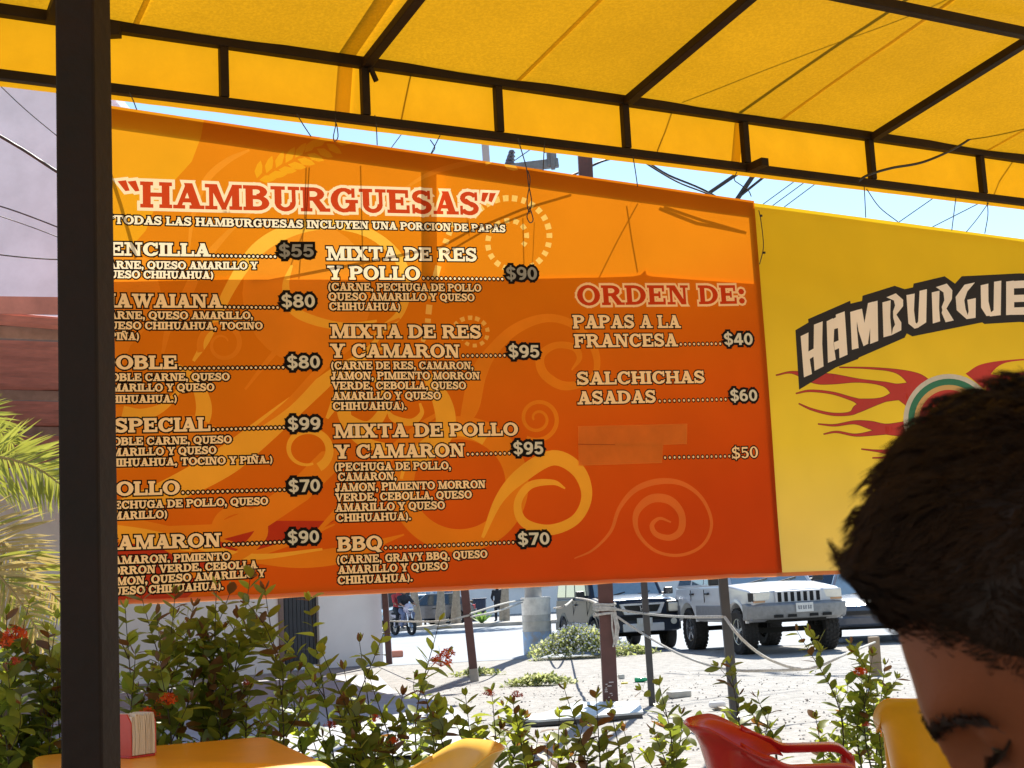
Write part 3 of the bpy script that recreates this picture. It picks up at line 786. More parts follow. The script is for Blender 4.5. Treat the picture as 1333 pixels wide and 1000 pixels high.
prof = [(2.05, .60), (2.26, .62), (2.32, .72), (2.31, .86), (2.20, .90), (2.05, .90)]
b.prism(prof, -.92, .92, f=lambda x, y, z: (x - .22 * (abs(y) / .92) ** 3, y, z))
bmp = MB()
for i in range(13):
    y = -.93 + 1.86 * i / 12; dx = -.26 * (abs(y) / .93) ** 3
    bmp.v += [(x + dx, y, z) for x, z in prof]
for i in range(12):
    for k in range(6): bmp.f.append((i * 6 + k, i * 6 + (k + 1) % 6, i * 6 + 6 + (k + 1) % 6, i * 6 + 6 + k)); bmp.m.append(0)
bmp.f += [tuple(range(6)), tuple(72 + k for k in range(5, -1, -1))]; bmp.m += [0, 0]
bump = bmp.build("bumper", M_cladl, jeep, smooth=35, clean=True, bevel=.015)
for y in (-.45, -.2, .2, .45):
    b = MB(); b.box((2.285, y, .665), (.06, .15, .05)); b.build("air_slot", M_under, bump)
b = MB(); b.box((2.335, .02, .80), (.02, .32, .16)); pl_ = b.build("number_plate", M_plate, bump, bevel=.004)
b = MB()
for i, x in enumerate((-.11, -.07, -.02, .02, .07, .11)):
    b.box((2.347, .02 + x, .80), (.004, .022, .065)); b.box((2.348, .02 + x + .008, .80 + (.02 if i % 2 else -.02)), (.004, .022, .012))
b.build("plate_marking", M_clad, pl_)
b = MB(); b.box((2.125, 0, .99), (.07, .88, .22)); gr = b.build("grille", M_wht, jeep, bevel=.02)
for k in range(7):
    b = MB(); b.box((2.163, -.36 + .12 * k, .99), (.012, .068, .165)); b.build("grille_slot", M_under, gr, bevel=.005)
for s in (-1, 1):
    b = MB(); b.box((2.075, s * .645, 1.02), (.10, .36, .16), M=Matrix.Rotation(-s * .16, 3, 'Z')); hl = b.build("headlight", M_lens, jeep, bevel=.02)
    b = MB(); b.box((2.05, s * .645, .925), (.12, .37, .03), M=Matrix.Rotation(-s * .16, 3, 'Z')); b.build("turn_signal", M_amber, hl)
    b = MB(); b.box((2.03, s * .832, 1.01), (.14, .05, .16), M=Matrix.Rotation(-s * .4, 3, 'Z')); b.build("side_lamp", M_plastic, hl, bevel=.01)
for s in (-1, 1):
    b = MB(); b.bar((.1, s * .62, 1.90), (-1.9, s * .60, 1.90), .05, .03); b.build("roof_rail", M_plastic, jeep)
# ---- dark blue car
M_navy = pm("navy_car_paint", (.020, .028, .050), .4, var=.1, coat=.10, spec=.3, metal=0)
M_silver = pm("silver_plastic", (.74, .75, .77), .4, metal=.1, var=.05)
M_glare_hood = pm("navy_glare_paint", (.24, .28, .34), .22, metal=.5, var=.05, coat=1.0)  # glare on the navy bonnet put into a paler colour
hfL, hfR = Z(796, 846.5, -.15), Z(856, 846.0, -.15)
hf = (hfL + hfR) / 2
hrz = -math.pi / 2 - math.atan2(hf.x, hf.y) + R_(17)
hd_ = Vector((math.cos(hrz), math.sin(hrz), 0))
HP = dict(w=1.78, paint=M_navy, zb=.40, fx=1.30, rx=-1.28, R=.345, arch=1.2, tw=.22, belt=1.14, h=1.80, cowl_x=1.08, cowl_z=1.15,
          front=[(2.02, .44), (2.06, .70), (2.03, 1.00), (1.86, 1.06)], rear=[(-2.08, 1.14), (-2.14, .9), (-2.08, .46)], gh_rear=-2.04, roof_f=.52, roof_r=-1.98, roofk=.86,
          panes=[(.10, .40), (.43, .68), (.71, .96)], handles=(-.25,), seams=(.85, -.35), rim=M_chrome, tread=False, clad=(.42, .62, M_plastic), flare=M_plastic)
honda = suv("boxy_car", "dark blue boxy car with silver grille frame parked behind the roped post", Vector((hf.x, hf.y, -.15)) - hd_ * 1.30, hrz, HP)
b = MB(); b.box((2.03, 0, .58), (.12, 1.66, .36)); bp_ = b.build("bumper", M_navy, honda, bevel=.06)
b = MB(); b.box((2.10, 0, .50), (.04, .92, .17)); b.build("skid_panel", M_silver, bp_, bevel=.02)
b = MB(); b.box((2.095, 0, .70), (.03, 1.15, .09)); b.build("air_intake", M_under, bp_)
b = MB(); b.box((2.13, .02, .61), (.02, .34, .17)); pl_ = b.build("number_plate", M_plate, bp_, bevel=.004)
b = MB()
for i, x in enumerate((-.12, -.075, -.03, .03, .075, .12)): b.box((2.143, .02 + x, .61), (.004, .026, .07))
b.build("plate_marking", M_silver, pl_)
gz0, gz1 = .80, .98
def gframe(k, x, z0, z1):
    return [(x, -.50 * k, z1), (x, .50 * k, z1), (x, .40 * k, z0), (x, -.40 * k, z0)]
b = MB()
o_, i_ = gframe(1, 2.085, .775, 1.0), gframe(.83, 2.085, .815, .965)
b.add(o_ + i_ + [(2.02, q[1], q[2]) for q in o_] + [(2.03, q[1], q[2]) for q in i_],
      [(0, 1, 5, 4), (1, 2, 6, 5), (2, 3, 7, 6), (3, 0, 4, 7), (0, 8, 9, 1), (1, 9, 10, 2), (2, 10, 11, 3), (3, 11, 8, 0), (4, 5, 13, 12), (5, 6, 14, 13), (6, 7, 15, 14), (7, 4, 12, 15)])
gr = b.build("grille_frame", M_silver, honda, clean=True)
b = MB(); b.add([(2.045, q[1], q[2]) for q in i_], [(0, 1, 2, 3)])
for k in range(4): b.box((2.052, 0, .83 + .035 * k), (.02, .72 - .02 * (3 - k), .010))
b.build("grille_mesh", M_plastic, gr)
b = MB()                                       # the letter badge
for s in (-1, 1): b.bar((2.088, s * .035, .845), (2.088, s * .052, .945), .022, .020, up=(1, 0, 0))
b.box((2.088, 0, .892), (.02, .08, .022))
b.build("badge", M_chrome, gr)
for s in (-1, 1):
    b = MB(); b.box((1.99, s * .70, .90), (.16, .30, .27), M=Matrix.Rotation(-s * .18, 3, 'Z')); hs = b.build("headlight_surround", M_plastic, honda, bevel=.04)
    b = MB(); b.box((2.03, s * .70, .90), (.13, .22, .20), M=Matrix.Rotation(-s * .18, 3, 'Z')); b.build("headlight", M_lens, hs, bevel=.035)
    b = MB(); b.lathe([(.0, .03), (.065, .03), (.07, 0), (.0, 0)], (2.075, s * .68, .60), axis='x', seg=18); b.build("fog_light", M_lens, honda, smooth=40)
# bonnet panel with the sun glare painted in
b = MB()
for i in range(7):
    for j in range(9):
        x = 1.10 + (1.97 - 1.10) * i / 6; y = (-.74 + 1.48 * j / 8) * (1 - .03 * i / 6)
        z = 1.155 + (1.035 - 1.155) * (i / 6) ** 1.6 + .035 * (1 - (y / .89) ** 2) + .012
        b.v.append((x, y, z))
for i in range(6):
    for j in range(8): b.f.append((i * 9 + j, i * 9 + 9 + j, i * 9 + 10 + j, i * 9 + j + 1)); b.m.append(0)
hb_ = b.build("bonnet", M_glare_hood, honda, smooth=179); sm = hb_.modifiers.new('thick', 'SOLIDIFY'); sm.thickness = .012
# ---- cars farther back
def small_car(label, px, py, D, rz, paint, rear_lamps=True, k=1.0, group=None):
    P = dict(w=1.7, paint=paint, zb=.32, fx=1.25, rx=-1.25, R=.31, arch=1.18, tw=.2, belt=.92, h=1.45, cowl_x=.85, cowl_z=.95,
             front=[(2.0, .34), (2.05, .55), (2.0, .72), (1.8, .80)], rear=[(-1.85, .95), (-2.02, .80), (-1.98, .36)], gh_rear=-1.75, roof_f=.15, roof_r=-1.25, roofk=.76,
             panes=[(.08, .46), (.50, .90)], handles=(-.2, -1.0), seams=(.7, -.3), rim=M_chrome, tread=False)
    p = Y(px, py, D); p.z = -.15
    r = suv("parked_car", label, p, rz, P)
    if group: r['group'] = group
    for s in (-1, 1):
        b = MB(); b.box((-1.97, s * .66, .78), (.12, .24, .20)); b.build("tail_lamp", M_redlens, r, bevel=.02)
        b = MB(); b.box((1.96, s * .62, .66), (.16, .34, .14)); b.build("headlight", M_lens, r, bevel=.02)
    for x in (1.99, -2.0):
        b = MB(); b.box((x, 0, .46), (.12, 1.62, .2)); b.build("bumper", paint, r, bevel=.04)
    b = MB(); b.box((-2.07, 0, .62), (.02, .34, .14)); b.build("number_plate", M_plate, r)
    b = MB(); b.box((2.03, 0, .62), (.06, .8, .08)); b.build("grille", M_plastic, r)
    return r
g_c = "cars parked behind the lot"
small_car("dark blue grey hatchback half hidden behind the white off-road car", 1134, 824, 30, R_(-105), pm("slate_car_paint", (.07, .085, .12), .25, coat=1), group=g_c)
small_car("silver hatchback with red tail lamps seen past the bonnet of the white off-road car", 1070, 770, 47, R_(75), pm("silver_grey_car_paint", (.42, .45, .50), .3, coat=1, metal=.3), group=g_c)
small_car("pale blue car behind the motorcycle riders", 541, 802, 66, R_(-150), pm("pale_blue_car_paint", (.42, .55, .66), .3, coat=1), group=g_c)
small_car("dark car between two palm trunks under a patterned board", 561, 803, 64, R_(180), pm("charcoal_car_paint", (.05, .055, .07), .3, coat=1), group=g_c)

# ================================================================== canopy of yellow vinyl on a steel frame
C_ANG = R_(28.47)
CU = Vector((math.cos(C_ANG), math.sin(C_ANG), 0)); CN = Vector((-math.sin(C_ANG), math.cos(C_ANG), 0)); CO = Vector((0, 7.027, 0))
CZB, CZR, CM = 3.62, 3.922, .125
def cp(s, n, z): return CO + CU * s + CN * n + Vector((0, 0, z))
def roof_z(n): return CZR - CM * n
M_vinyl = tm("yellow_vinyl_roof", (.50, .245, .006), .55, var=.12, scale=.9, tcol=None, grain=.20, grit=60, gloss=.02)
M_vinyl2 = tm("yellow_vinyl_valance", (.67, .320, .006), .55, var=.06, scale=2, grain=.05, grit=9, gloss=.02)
M_frame = pm("brown_black_paint", (.024, .013, .006), .6, spec=.2, var=.35, scale=7, bump=.1, bscale=30)
M_post = pm("dark_brown_post", (.012, .007, .0045), .6, var=.3, col2=(.030, .013, .008), spec=.2, scale=9, detail=9, bump=.15, bscale=25)
canopy = thing("canopy", "yellow vinyl canopy with valance on a dark steel frame over the stand", "canopy", cp(0, 0, 0))
S0_, S1_, N1_ = -7.2, 8.0, -14.0  # cover carried far past the view to cut sky light
b = MB(); NU, NVv = 120, 90
struts = [-6.9, -5.9, -4.9, -3.9, -3.05, -2.2, -1.483, -.757, .002, .80, 1.63, 2.60, 3.55, 4.5, 5.45, 6.4, 7.4]
rafters = [-7.1, -5.4, -3.8, -2.28, -.752, .808, 2.62, 4.45, 6.1, 7.9]
def sag(s, n):
    i = max(0, min(len(rafters) - 2, sum(1 for r in rafters if r <= s) - 1))
    t = (s - rafters[i]) / (rafters[i + 1] - rafters[i]); t = min(1, max(0, t))
    return -.022 * math.sin(math.pi * t) ** 2 + .012 * noise.noise((s * 1.3, n * 1.3, 0)) + .005 * noise.noise((s * 5, n * 5, 2))
for j in range(NVv + 1):
    for i in range(NU + 1):
        s = S0_ + (S1_ - S0_) * i / NU; n = .03 + (N1_ - .03) * j / NVv
        b.v.append(cp(s, n, roof_z(n) + .032 + sag(s, n)))
for j in range(NVv):
    for i in range(NU): k = j * (NU + 1) + i; b.f.append((k, k + 1, k + NU + 2, k + NU + 1)); b.m.append(0)
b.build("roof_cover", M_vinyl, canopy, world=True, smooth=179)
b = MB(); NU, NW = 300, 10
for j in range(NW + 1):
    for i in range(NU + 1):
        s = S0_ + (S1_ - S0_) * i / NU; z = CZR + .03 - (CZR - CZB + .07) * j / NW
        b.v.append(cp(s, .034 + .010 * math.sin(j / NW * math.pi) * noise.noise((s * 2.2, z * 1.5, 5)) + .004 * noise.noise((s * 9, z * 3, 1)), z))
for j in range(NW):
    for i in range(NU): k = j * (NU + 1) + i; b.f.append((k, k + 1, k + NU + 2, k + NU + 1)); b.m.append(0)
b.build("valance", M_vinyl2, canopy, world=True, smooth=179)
def beam(name, a, c, w, h, up=(0, 0, 1), mat=None):
    b = MB(); b.bar(a, c, w, h, up=up); return b.build(name, mat or M_frame, canopy, world=True, bevel=.004)
beam("lower_rail", cp(S0_, 0, CZB), cp(S1_, 0, CZB), .045, .044)
beam("upper_rail", cp(S0_, 0, CZR), cp(S1_, 0, CZR), .05, .052)
for s in struts:
    beam("strut", cp(s, .0, CZB + .025), cp(s, .0, CZR - .026), .042, .042, up=CU)
for s in rafters:
    beam("rafter", cp(s, -.025, roof_z(-.025) - .012), cp(s, N1_ + .1, roof_z(N1_ + .1) - .012), .052, .045)
for n in (-1.36, -3.1, -4.9, -6.7, -8.4, -10.2, -12, -13.8):
    beam("cross_beam", cp(S0_, n, roof_z(n) - .055), cp(S1_, n, roof_z(n) - .055), .05, .052)
# stub of tube and a bracket welded to the lower rail
b = MB(); q = PL(982, 217, cp(0, -.06, 0), CN); b.bar(q + CN * .05, q - CN * .10 - CU * .0, .05, .045); b.build("tube_stub", M_frame, canopy, world=True)
b = MB(); q = PL(148, 40, cp(0, -.03, 0), CN); b.box(q, (.06, .05, .06)); b.build("weld_plate", M_frame, canopy, world=True)
b = MB(); a = PL(482, 88, cp(0, -.03, 0), CN); c = PL(490, 106, cp(0, -.03, 0), CN); b.bar(a, c, .02, .02); b.build("tie_end", M_frame, canopy, world=True)
# a strip added for a pole's shadow, and two cables: they shade the cloth
def on_roof(px, py, dz=.045):
    o_ = cp(0, 0, CZR + .03); nr = (Vector((0, 0, 1)) + CN * CM).normalized()
    p = PL(px, py, o_, nr); return p + Vector((0, 0, dz))
def on_val(px, py): return PL(px, py, cp(0, .045, 0), CN)
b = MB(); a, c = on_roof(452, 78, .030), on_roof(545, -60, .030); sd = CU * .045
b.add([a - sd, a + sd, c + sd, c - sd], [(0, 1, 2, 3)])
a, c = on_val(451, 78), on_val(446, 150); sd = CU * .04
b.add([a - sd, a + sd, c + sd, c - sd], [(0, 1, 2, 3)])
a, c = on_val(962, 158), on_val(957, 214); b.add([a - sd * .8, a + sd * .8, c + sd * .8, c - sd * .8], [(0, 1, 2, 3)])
b.build("shadow_strip", tm("yellow_vinyl_strip", (.95, .74, .30), .75), canopy, world=True)
for pts, r in (([(889, 136), (1000, 92), (1095, 56), (1208, 13), (1290, -30)], .004), ([(964, 148), (1040, 95), (1103, 52), (1170, 8), (1240, -40)], .012)):
    b = MB(); b.tube(bez([on_roof(*p) for p in pts], 6), r, 6); b.build("roof_cable", pm("roof_cable_grey", (.03, .03, .03), .7), canopy, world=True)
for pts in ([(875, 143), (866, 170), (852, 205)], [(1320, 205), (1300, 235), (1292, 255)], [(535, 98), (528, 130), (522, 160)]):
    b = MB(); b.tube([on_val(*p) for p in pts], .004, 6); b.build("roof_cable", bpy.data.materials["roof_cable_grey"], canopy, world=True)
for s in (-1.9, .12, 1.9, 3.6):
    b = MB()
    for k in range(15):
        n = .03 - 7.2 * k / 14
        for d_ in (-.014, .014): b.v.append(cp(s + d_, n, roof_z(n) + .037 + sag(s + d_, n)))
    for k in range(14): b.f.append((2 * k, 2 * k + 1, 2 * k + 3, 2 * k + 2)); b.m.append(0)
    b.build("seam", bpy.data.materials["yellow_vinyl_strip"], canopy, world=True)
# posts
pa = Y(119, 1000, 3.0); pt = Y(108, 0, 3.0); dd = (pt - pa).normalized()
foot = pa - dd * (pa.z / dd.z); nn_ = CN.dot(foot - CO)
head = foot + dd * ((roof_z(nn_) - .03) / dd.z)
b = MB()
xx = Vector((math.cos(R_(-9)), math.sin(R_(-9)), 0)); yy = Vector((-xx.y, xx.x, 0))
b.bar(foot, head, .093, .093, up=yy); b.build("post", M_post, canopy, world=True, bevel=.006)
for s, n in ((-7.0, 0), (7.8, 0), (-7.0, -8.4), (7.8, -8.4), (-7.0, -13.8), (7.8, -13.8)):
    beam("post", cp(s, n, 0), cp(s, n, roof_z(n)), .09, .09, up=CU, mat=M_post)

# ================================================================== lettering: slab capitals built from strokes
T_, H_, S_, O_ = .215, .115, .095, .085
def rc(x0, y0, x1, y1): return [(x0, y0), (x1, y0), (x1, y1), (x0, y1)]
def arcs(cx, cy, rx, ry, a0, a1, tx, ty, n=None):
    out = []; a0, a1 = R_(a0), R_(a1); parts = max(1, math.ceil((a1 - a0) / R_(100)))
    for p in range(parts):
        b0 = a0 + (a1 - a0) * p / parts - (.04 if p else 0); b1 = a0 + (a1 - a0) * (p + 1) / parts
        m = n or max(3, math.ceil((b1 - b0) / R_(22)))
        A = [b0 + (b1 - b0) * i / m for i in range(m + 1)]
        out.append([(cx + rx * math.cos(a), cy + ry * math.sin(a)) for a in A] + [(cx + (rx - tx) * math.cos(a), cy + (ry - ty) * math.sin(a)) for a in A[::-1]])
    return out
def st(x, t=T_, bot=True, top=True):
    o = [rc(x, 0, x + t, 1)]
    if bot: o.append(rc(x - O_, 0, x + t + O_, S_))
    if top: o.append(rc(x - O_, 1 - S_, x + t + O_, 1))
    return o
def dot(x, y, r, n=8): return [(x + r * math.cos(2 * math.pi * i / n), y + r * math.sin(2 * math.pi * i / n)) for i in range(n)]
GL = {}
def g(ch, w, *parts):
    p = []
    for q in parts: p += q if isinstance(q[0][0], (tuple, list)) else [q]
    GL[ch] = (w, p)
g('A', 1.02, [(.10, 0), (.21, 0), (.56, 1), (.44, 1)], [(.66, 0), (.91, 0), (.62, 1), (.38, 1)], rc(.26, .26, .78, .26 + H_), rc(0, 0, .36, S_), rc(.55, 0, 1.02, S_))
g('B', .92, st(.09), rc(.2, 1 - H_, .5, 1), rc(.2, .47, .5, .47 + H_), rc(.2, 0, .52, H_), arcs(.48, .765, .34, .235, -90, 90, T_, H_), arcs(.50, .29, .39, .29, -90, 90, T_, H_))
g('C', .97, arcs(.50, .5, .48, .52, 42, 318, T_ * 1.05, H_), rc(.82, .62, .90, 1.0), [(.80, .22), (.92, .30), (.86, .12), (.78, .06)])
g('D', 1.02, st(.09), arcs(.44, .5, .55, .5, -90, 90, T_ * 1.08, H_), rc(.2, 0, .46, H_), rc(.2, 1 - H_, .46, 1))
g('E', .90, st(.09), rc(.2, 1 - H_, .82, 1), rc(.2, 0, .86, H_), rc(.2, .45, .60, .45 + H_), rc(.74, .70, .82, 1), rc(.78, 0, .86, .31), rc(.55, .35, .62, .67))
g('F', .86, st(.09), rc(.2, 1 - H_, .82, 1), rc(.2, .45, .60, .45 + H_), rc(.74, .70, .82, 1), rc(.55, .35, .62, .67))
g('G', 1.04, arcs(.50, .5, .48, .52, 42, 322, T_ * 1.05, H_), rc(.82, .64, .90, 1.0), rc(.72, .02, .92, .45), rc(.58, .40, 1.02, .40 + S_))
g('H', 1.03, st(.09), st(.72), rc(.2, .45, .8, .45 + H_))
g('I', .40, st(.09))
g('J', .62, rc(.27, .22, .48, 1), rc(.17, 1 - S_, .58, 1), arcs(.22, .22, .26, .27, 180, 362, .20, .12), dot(.10, .26, .11))
g('L', .86, st(.09), rc(.2, 0, .82, H_), rc(.75, 0, .83, .35))
g('M', 1.26, rc(.14, 0, .24, 1), rc(.94, 0, 1.15, 1), [(.14, 1), (.38, 1), (.70, 0), (.58, 0)], [(.57, 0), (.67, 0), (1.05, 1), (.95, 1)], rc(0, 0, .38, S_), rc(.84, 0, 1.25, S_), rc(0, 1 - S_, .3, 1), rc(.95, 1 - S_, 1.25, 1))
g('N', 1.08, rc(.14, 0, .24, 1), rc(.82, 0, .92, 1), [(.14, 1), (.40, 1), (.92, 0), (.70, 0)], rc(0, 0, .38, S_), rc(0, 1 - S_, .3, 1), rc(.68, 1 - S_, 1.06, 1))
g('Ñ', 1.08, GL['N'][1], rc(.32, 1.1, .76, 1.2))
g('O', 1.06, arcs(.53, .5, .52, .52, 0, 360, T_ * 1.05, H_))
g('P', .90, st(.09), arcs(.47, .72, .40, .28, -90, 90, T_, H_), rc(.2, 1 - H_, .49, 1), rc(.2, .44, .49, .44 + H_))
g('Q', 1.06, GL['O'][1], [(.44, .14), (.60, .22), (1.02, -.16), (.76, -.18)])
g('R', 1.04, st(.09), arcs(.47, .735, .38, .265, -90, 90, T_, H_), rc(.2, 1 - H_, .49, 1), rc(.2, .47, .49, .47 + H_), [(.42, .50), (.64, .52), (.98, 0), (.72, 0)], rc(.70, 0, 1.06, S_))
g('S', .84, arcs(.41, .735, .36, .285, 25, 268, .17, .13), arcs(.41, .275, .39, .295, -158, 92, .19, .14), [(.16, .62), (.30, .70), (.66, .42), (.52, .34)], rc(.68, .66, .75, 1.0), rc(.04, 0, .11, .36))
g('T', .94, st(.36, top=False), rc(.02, 1 - H_, .92, 1), rc(.02, .68, .10, 1), rc(.84, .68, .92, 1))
g('U', 1.02, rc(.14, .3, .35, 1), rc(.77, .3, .87, 1), arcs(.505, .33, .365, .35, 180, 360, .16, H_ * 1.1), rc(0, 1 - S_, .48, 1), rc(.63, 1 - S_, 1.01, 1))
g('V', 1.0, [(.06, 1), (.31, 1), (.60, 0), (.44, 0)], [(.44, 0), (.56, 0), (.93, 1), (.82, 1)], rc(0, 1 - S_, .42, 1), rc(.67, 1 - S_, 1.02, 1))
g('W', 1.42, [(.06, 1), (.30, 1), (.52, 0), (.38, 0)], [(.38, 0), (.50, 0), (.76, .95), (.66, .95)], [(.56, 1), (.80, 1), (1.02, 0), (.88, 0)], [(.88, 0), (1.0, 0), (1.32, 1), (1.22, 1)], rc(0, 1 - S_, .40, 1), rc(.52, 1 - S_, .88, 1), rc(1.10, 1 - S_, 1.42, 1))
g('X', 1.02, [(.06, 1), (.33, 1), (.96, 0), (.69, 0)], [(.72, 1), (.85, 1), (.29, 0), (.14, 0)], rc(0, 1 - S_, .42, 1), rc(.62, 1 - S_, .96, 1), rc(.02, 0, .40, S_), rc(.60, 0, 1.02, S_))
g('Y', .98, [(.04, 1), (.31, 1), (.62, .42), (.38, .42)], [(.76, 1), (.88, 1), (.60, .42), (.46, .42)], rc(.39, 0, .60, .46), rc(0, 1 - S_, .42, 1), rc(.64, 1 - S_, .98, 1), rc(.26, 0, .73, S_))
g('.', .30, dot(.15, .11, .125)); g(':', .34, dot(.17, .14, .14), dot(.17, .66, .14))
g(',', .30, dot(.14, .11, .125), [(.22, .16), (.265, .10), (.16, -.20), (.08, -.20)])
g('(', .42, arcs(.52, .42, .46, .68, 125, 235, .15, .1)); g(')', .42, arcs(-.10, .42, .46, .68, -55, 55, .15, .1))
g('*', .50, *[[(.25 + .05 * math.cos(a + 1.57), .8 + .05 * math.sin(a + 1.57)), (.25 + .24 * math.cos(a) + .05 * math.cos(a + 1.57), .8 + .24 * math.sin(a) + .05 * math.sin(a + 1.57)),
                (.25 + .24 * math.cos(a) - .05 * math.cos(a + 1.57), .8 + .24 * math.sin(a) - .05 * math.sin(a + 1.57)), (.25 - .05 * math.cos(a + 1.57), .8 - .05 * math.sin(a + 1.57))] for a in [R_(90 + 72 * k) for k in range(5)]])
g('“', .66, [(.02, .98), (.24, 1.02), (.34, .66), (.24, .64)], [(.34, .98), (.56, 1.02), (.66, .66), (.56, .64)])
g('”', .66, [(.12, 1.0), (.34, 1.0), (.16, .62), (.06, .66)], [(.44, 1.0), (.66, 1.0), (.48, .62), (.38, .66)])
g('0', .80, arcs(.40, .5, .39, .52, 0, 360, .2, H_)); g('5', .76, rc(.12, .84, .66, 1), rc(.12, .48, .22, 1), arcs(.36, .32, .37, .34, -150, 120, .2, .12))
g('$', .80, GL['S'][1], rc(.36, -.14, .45, 1.14))
# plain bold figures for the price stickers
GS = {}
def gs(ch, w, *parts):
    keep = dict(GL); g(ch, w, *parts); GS[ch] = GL[ch]; GL.clear(); GL.update(keep)
t_, h_ = .20, .165
gs('0', .80, arcs(.39, .5, .36, .51, 0, 360, t_, h_)); gs('4', .82, [(.40, 1), (.60, 1), (.22, .34), (.02, .34)], rc(.02, .20, .78, .37), rc(.44, 0, .64, 1))
gs('5', .80, rc(.14, .83, .68, 1), [(.14, 1), (.30, 1), (.24, .44), (.06, .44)], arcs(.37, .33, .37, .35, -155, 120, t_, h_))
gs('6', .80, arcs(.38, .33, .36, .345, 0, 360, t_, h_), arcs(.44, .52, .42, .50, 70, 185, t_, h_)); gs('7', .78, rc(.04, .83, .74, 1), [(.52, .86), (.74, .86), (.40, 0), (.18, 0)])
gs('8', .80, arcs(.39, .75, .32, .265, 0, 360, .18, .15), arcs(.39, .28, .37, .30, 0, 360, .2, .16)); gs('9', .80, arcs(.39, .67, .36, .345, 0, 360, t_, h_), arcs(.33, .48, .42, .50, -110, 5, t_, h_))
gs('$', .80, arcs(.39, .735, .35, .28, 15, 270, .18, .15), arcs(.39, .29, .37, .30, -165, 92, .19, .15), rc(.34, -.13, .44, 1.13))
def grow(poly, d):
    """push the outline of one stroke out by d"""
    n = len(poly); A = sum(poly[i][0] * poly[(i + 1) % n][1] - poly[(i + 1) % n][0] * poly[i][1] for i in range(n))
    if A < 0: poly = poly[::-1]
    out = []
    for i in range(n):
        p, q, r = Vector(poly[i - 1]), Vector(poly[i]), Vector(poly[(i + 1) % n])
        e1, e2 = (q - p), (r - q)
        if e1.length < 1e-9 or e2.length < 1e-9: continue
        e1.normalize(); e2.normalize(); n1, n2 = Vector((e1.y, -e1.x)), Vector((e2.y, -e2.x))
        m = n1 + n2
        if m.length < .2: out.append(q + n1 * d); out.append(q + n2 * d); continue
        m.normalize(); k = d / max(.45, m.dot(n1)); out.append(q + m * k)
    return [(p.x, p.y) for p in out]

